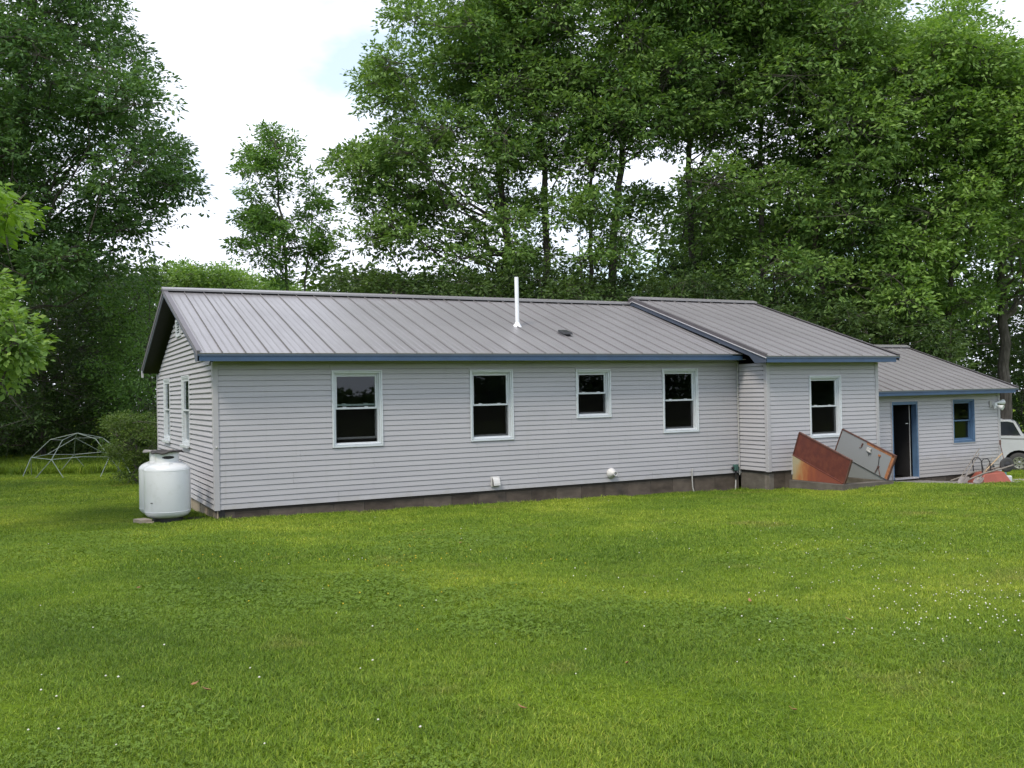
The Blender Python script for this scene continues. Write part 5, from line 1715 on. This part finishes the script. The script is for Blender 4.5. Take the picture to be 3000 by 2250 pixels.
# ------------------------------------------------------------------ lawn blades
def patch(kind, seed, rad, nb, h, w):
    rs = np.random.default_rng(seed)
    r = rad * np.sqrt(rs.random(nb)); a = rs.uniform(0, 2 * PI, nb)
    x, y = r * np.cos(a), r * np.sin(a)
    if kind == 'grass':
        th = rs.uniform(0, 2 * PI, nb); lean = rs.normal(0.75, 0.45, nb)
        hh = h * rs.uniform(0.45, 1.25, nb); ww = w * rs.uniform(0.7, 1.4, nb)
        dx, dy = np.cos(th), np.sin(th); sx, sy = -dy, dx
        z0 = np.zeros(nb) - 0.01
        P = []
        for t, wf in ((0, 1.0), (0.55, 0.85), (1.0, 0.12)):
            out = hh * lean * t * t
            zz = z0 + hh * t * (1 - 0.25 * t * np.clip(lean, 0, 1))
            for s in (-1, 1):
                P.append(np.stack([x + dx * out + sx * s * ww * wf / 2, y + dy * out + sy * s * ww * wf / 2, zz], 1))
        V = np.stack(P, 1).reshape(-1, 3)
        b = np.arange(nb)[:, None] * 6
        F = np.concatenate([b + np.array([[0, 1, 3, 2]]), b + np.array([[2, 3, 5, 4]])], 0)
    else:
        hh = h * rs.uniform(0.5, 1.2, nb)
        V, F = [], []
        rot = rs.uniform(0, 2 * PI, nb); s = w * rs.uniform(0.7, 1.3, nb)
        tl = rs.normal(size=(nb, 2)) * 0.35
        for k in range(3):
            a2 = rot + k * 2 * PI / 3
            dx, dy = np.cos(a2), np.sin(a2)
            for (f_, g_) in ((0.05, 0), (0.6, 0.5), (1.05, 0.0), (0.6, -0.5)):
                ex = dx * f_ * s - dy * g_ * s; ey = dy * f_ * s + dx * g_ * s
                V.append(np.stack([x + ex, y + ey, hh + ex * tl[:, 0] + ey * tl[:, 1] - 0.1 * f_ * s], 1))
        V = np.stack(V, 1).reshape(-1, 3)
        b = np.arange(nb)[:, None] * 12
        F = np.concatenate([b + np.array([[0, 1, 2, 3]]) + 4 * k for k in range(3)], 0)
    me = mesh_from_arrays('blade_patch', V, F, M['grass'] if kind == 'grass' else M['clover'])
    return bpy.data.objects.new('blade_patch', me)


def scatter(name, label, cat, pts, patches, smin, smax):
    col = bpy.data.collections.new(name + '_patches')
    for p in patches: col.objects.link(p)
    me = bpy.data.meshes.new(name)
    me.from_pydata([tuple(p) for p in pts], [], [])
    o = bpy.data.objects.new(name, me); COL.objects.link(o)
    ng = bpy.data.node_groups.new(name + '_scatter', 'GeometryNodeTree')
    ng.interface.new_socket('Geometry', in_out='INPUT', socket_type='NodeSocketGeometry')
    ng.interface.new_socket('Geometry', in_out='OUTPUT', socket_type='NodeSocketGeometry')
    gi, go = ng.nodes.new('NodeGroupInput'), ng.nodes.new('NodeGroupOutput')
    m2p = ng.nodes.new('GeometryNodeMeshToPoints')
    ci = ng.nodes.new('GeometryNodeCollectionInfo'); ci.inputs['Collection'].default_value = col
    ci.inputs['Separate Children'].default_value = True; ci.inputs['Reset Children'].default_value = True
    iop = ng.nodes.new('GeometryNodeInstanceOnPoints'); iop.inputs['Pick Instance'].default_value = True
    rv = ng.nodes.new('FunctionNodeRandomValue'); rv.data_type = 'FLOAT_VECTOR'
    rv.inputs['Min'].default_value = (0, 0, 0); rv.inputs['Max'].default_value = (0, 0, 6.283)
    rs = ng.nodes.new('FunctionNodeRandomValue'); rs.data_type = 'FLOAT'
    rs.inputs[2].default_value = smin; rs.inputs[3].default_value = smax; rs.inputs['Seed'].default_value = 5
    ln = ng.links
    ln.new(gi.outputs[0], m2p.inputs['Mesh']); ln.new(m2p.outputs[0], iop.inputs['Points'])
    ln.new(ci.outputs[0], iop.inputs['Instance']); ln.new(rv.outputs[0], iop.inputs['Rotation'])
    ln.new(rs.outputs[1], iop.inputs['Scale']); ln.new(iop.outputs[0], go.inputs[0])
    md = o.modifiers.new('scatter', 'NODES'); md.node_group = ng
    tag(o, label, cat, kind='stuff')
    return o


def lawn_points(x0, x1, y0, y1, step, rs, cond):
    xs, ys = np.meshgrid(np.arange(x0, x1, step), np.arange(y0, y1, step))
    xs = xs.ravel() + rs.uniform(-0.5, 0.5, xs.size) * step; ys = ys.ravel() + rs.uniform(-0.5, 0.5, ys.size) * step
    k = cond(xs, ys)
    xs, ys = xs[k], ys[k]
    return np.stack([xs, ys, ground(xs, ys)], 1)


def free(x, y):
    k = ~((x > -0.12) & (x < 15.9) & (y > -0.34 - 0.12 * np.sin(x * 2.3) - 0.08 * np.sin(x * 5.1)) & (y < 9))
    k &= ~((x > 12.0) & (x < 15.9) & (y > -1.12) & (y < 9))
    k &= ~((x > 15.3) & (x < 23) & (y > 0.4) & (y < 9))
    k &= ~((x > 12.7) & (x < 14.48) & (y > -2.66))
    lim = np.interp(x, [14.2, 14.6, 16.5, 18.2, 20.5, 22.8, 26, 26.1], [-0.9, -1.75, -1.15, -0.95, -1.0, -0.65, 0.3, 9])
    k &= ~((x > 14.4) & (y > lim) & (y < lim + 1.6) & (x < 26))
    k &= (x - TX) ** 2 + (y - TY) ** 2 > 0.30
    return k


def view(x, y, lo, hi, marg=2.0):
    dx, dy = x - CAM[0], y - CAM[1]
    dep = dx * _f[0] + dy * _f[1]; lat = dx * _r[0] + dy * _r[1]
    return (dep > lo) & (dep <= hi) & (np.abs(lat) < 0.56 * dep + marg)


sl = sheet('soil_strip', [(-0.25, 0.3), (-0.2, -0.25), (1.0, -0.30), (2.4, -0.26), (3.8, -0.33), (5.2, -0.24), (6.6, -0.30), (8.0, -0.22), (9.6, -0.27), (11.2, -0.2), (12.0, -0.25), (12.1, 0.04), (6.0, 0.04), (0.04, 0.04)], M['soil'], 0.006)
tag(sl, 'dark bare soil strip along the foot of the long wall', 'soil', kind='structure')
rs_ = np.random.default_rng(5)
near = lawn_points(-14, 18, -18, 0, 0.31, rs_, lambda x, y: view(x, y, 3.0, 10.5) & free(x, y))
mid = lawn_points(-14, 30, -16, 10, 0.46, rs_, lambda x, y: view(x, y, 10.5, 22) & free(x, y))
far = lawn_points(-16, 36, -8, 26, 0.75, rs_, lambda x, y: view(x, y, 22, 48) & free(x, y))
scatter('lawn_grass_near', 'short mown grass blades of the nearest lawn', 'grass', near, [patch('grass', 100 + i, 0.36, 3000, 0.042, 0.0042) for i in range(5)], 0.85, 1.2)
scatter('lawn_grass_middle', 'short mown grass blades of the lawn before the house', 'grass', mid, [patch('grass', 120 + i, 0.46, 2400, 0.045, 0.0060) for i in range(4)], 0.85, 1.2)
scatter('lawn_grass_far', 'grass blades of the lawn beside and beyond the house', 'grass', far, [patch('grass', 140 + i, 0.62, 2000, 0.055, 0.010) for i in range(3)], 0.85, 1.3)


def cover_noise(x, y):
    return np.sin(x * 0.9 + 2 * np.sin(y * 0.5)) + np.sin(y * 1.15 + 1.7 * np.sin(x * 0.6)) - 0.18 * (x + 1.0)


clv = lawn_points(-14, 16, -17, -1, 0.40, rs_, lambda x, y: view(x, y, 3.0, 15) & free(x, y) & (cover_noise(x, y) + rs_.normal(size=x.shape) * 0.8 > 0.6))
scatter('lawn_clover', 'clover leaves growing through the lawn in patches', 'clover', clv, [patch('clover', 160 + i, 0.36, 420, 0.034, 0.012) for i in range(4)], 0.8, 1.25)
# longer tufts along the foundation
edge = []
for x in np.arange(-0.05, 12.1, 0.10): edge.append((x, -0.12 - rs_.random() * 0.26))
for y in np.arange(-1.0, -0.1, 0.1): edge.append((12.06 - rs_.random() * 0.08, y))
for x in np.arange(12.1, 12.8, 0.08): edge.append((x, -1.08 - rs_.random() * 0.06))
for x in np.arange(12.7, 14.5, 0.09): edge.append((x, -2.64 - rs_.random() * 0.06))
for x in np.arange(14.5, 26, 0.10): edge.append((x, float(np.interp(x, [14.2, 14.6, 16.5, 18.2, 20.5, 22.8, 26], [-0.9, -1.75, -1.15, -0.95, -1.0, -0.65, 0.3])) - rs_.random() * 0.12))
for y in np.arange(0, 8, 0.12): edge.append((-0.10 - rs_.random() * 0.1, y))
edge = [e for e in edge if rs_.random() < 0.8]
edge = np.array([(x, y, float(ground(x, y))) for x, y in edge])
scatter('foundation_tufts', 'longer grass tufts along the foot of the walls', 'grass', edge, [patch('grass', 180 + i, 0.10, 60, 0.085, 0.0065) for i in range(4)], 0.5, 1.15)
# rough growth at the wood edge
rough = lawn_points(-16, 6, 14, 32, 0.5, rs_, lambda x, y: (y > 20.5 + 0.8 * np.sin(x)) & view(x, y, 20, 60))
scatter('rough_grass', 'longer rough grass at the shaded wood edge', 'grass', rough, [patch('grass', 190 + i, 0.45, 500, 0.28, 0.014) for i in range(3)], 0.7, 1.3)


def specks(name, label, cat, pts, r, mat):
    oct_ = np.array([(1, 0, 0), (-1, 0, 0), (0, 1, 0), (0, -1, 0), (0, 0, 0.8), (0, 0, -0.8)])
    f = np.array([(0, 2, 4), (2, 1, 4), (1, 3, 4), (3, 0, 4), (2, 0, 5), (1, 2, 5), (3, 1, 5), (0, 3, 5)])
    n = len(pts)
    V = pts[:, None] + oct_[None] * r * rng.uniform(0.7, 1.25, (n, 1, 1))
    F = (f[None] + (np.arange(n) * 6)[:, None, None]).reshape(-1, 3)
    me = mesh_from_arrays(name, V.reshape(-1, 3), F, M[mat])
    o = bpy.data.objects.new(name, me); COL.objects.link(o)
    tag(o, label, cat, kind='stuff')


pts = []
for (x, y, sx, sy, n_) in ((2040, 1330, 130, 45, 80), (2160, 1310, 60, 30, 34), (1850, 1300, 260, 90, 70), (1900, 1180, 250, 60, 70), (1300, 1300, 700, 160, 70), (250, 1530, 220, 80, 16)):
    for k in range(n_):
        q = (x + rng.normal() * sx, y + rng.normal() * sy)
        if 1075 < q[1] < 1700 and -60 < q[0] < 2270:
            p = on_ground(*q); p[2] += 0.05
            if free(p[0], p[1]): pts.append(p)
specks('clover_flowers', 'tiny white clover flowers dotted over the lawn', 'flowers', np.array(pts), 0.0075, 'flower')
pts = []
for k in range(90):
    q = (860 + rng.normal() * 260, 1205 + rng.normal() * 50)
    if 1120 < q[1] < 1400:
        p = on_ground(*q); p[2] += 0.045
        pts.append(p)
specks('yellow_flowers', 'tiny yellow flowers dotted over the lawn before the wall', 'flowers', np.array(pts), 0.0085, 'yellow')
# a few dry leaves on the grass
for i, (x, y) in enumerate(((690, 1142), (915, 1152), (420, 1735 - 240), (1355, 1448), (1130, 1548), (1715, 1552), (1835, 1352), (448, 1732 - 225), (1295, 1085), (995, 1180), (1620, 1310), (300, 1280))):
    p = on_ground(x, y)
    a = rng.uniform(0, 6.28); d1 = np.array([math.cos(a), math.sin(a), 0.15]); d2 = np.array([-math.sin(a), math.cos(a), 0.25])
    c = p + np.array([0, 0, 0.055])
    mb = MB(); s = rng.uniform(0.018, 0.032)
    mb.add([c - d1 * s, c - d1 * s * 0.3 + d2 * s * 0.55, c + d1 * s * 0.5 + d2 * s * 0.45, c + d1 * s * 1.2 + (0, 0, 0.01), c + d1 * s * 0.4 - d2 * s * 0.5, c - d1 * s * 0.4 - d2 * s * 0.5, c + (0, 0, -0.008)],
           [(6, 0, 5), (6, 5, 4), (6, 4, 3), (6, 3, 2), (6, 2, 1), (6, 1, 0)])
    o = mb.build('dry_leaf', M['leaf_dry'], loc=p)
    md = o.modifiers.new('thick', 'SOLIDIFY'); md.thickness = 0.002
    tag(o, 'small brown dry leaf lying on the lawn', 'leaf', 'dry leaves on the lawn')
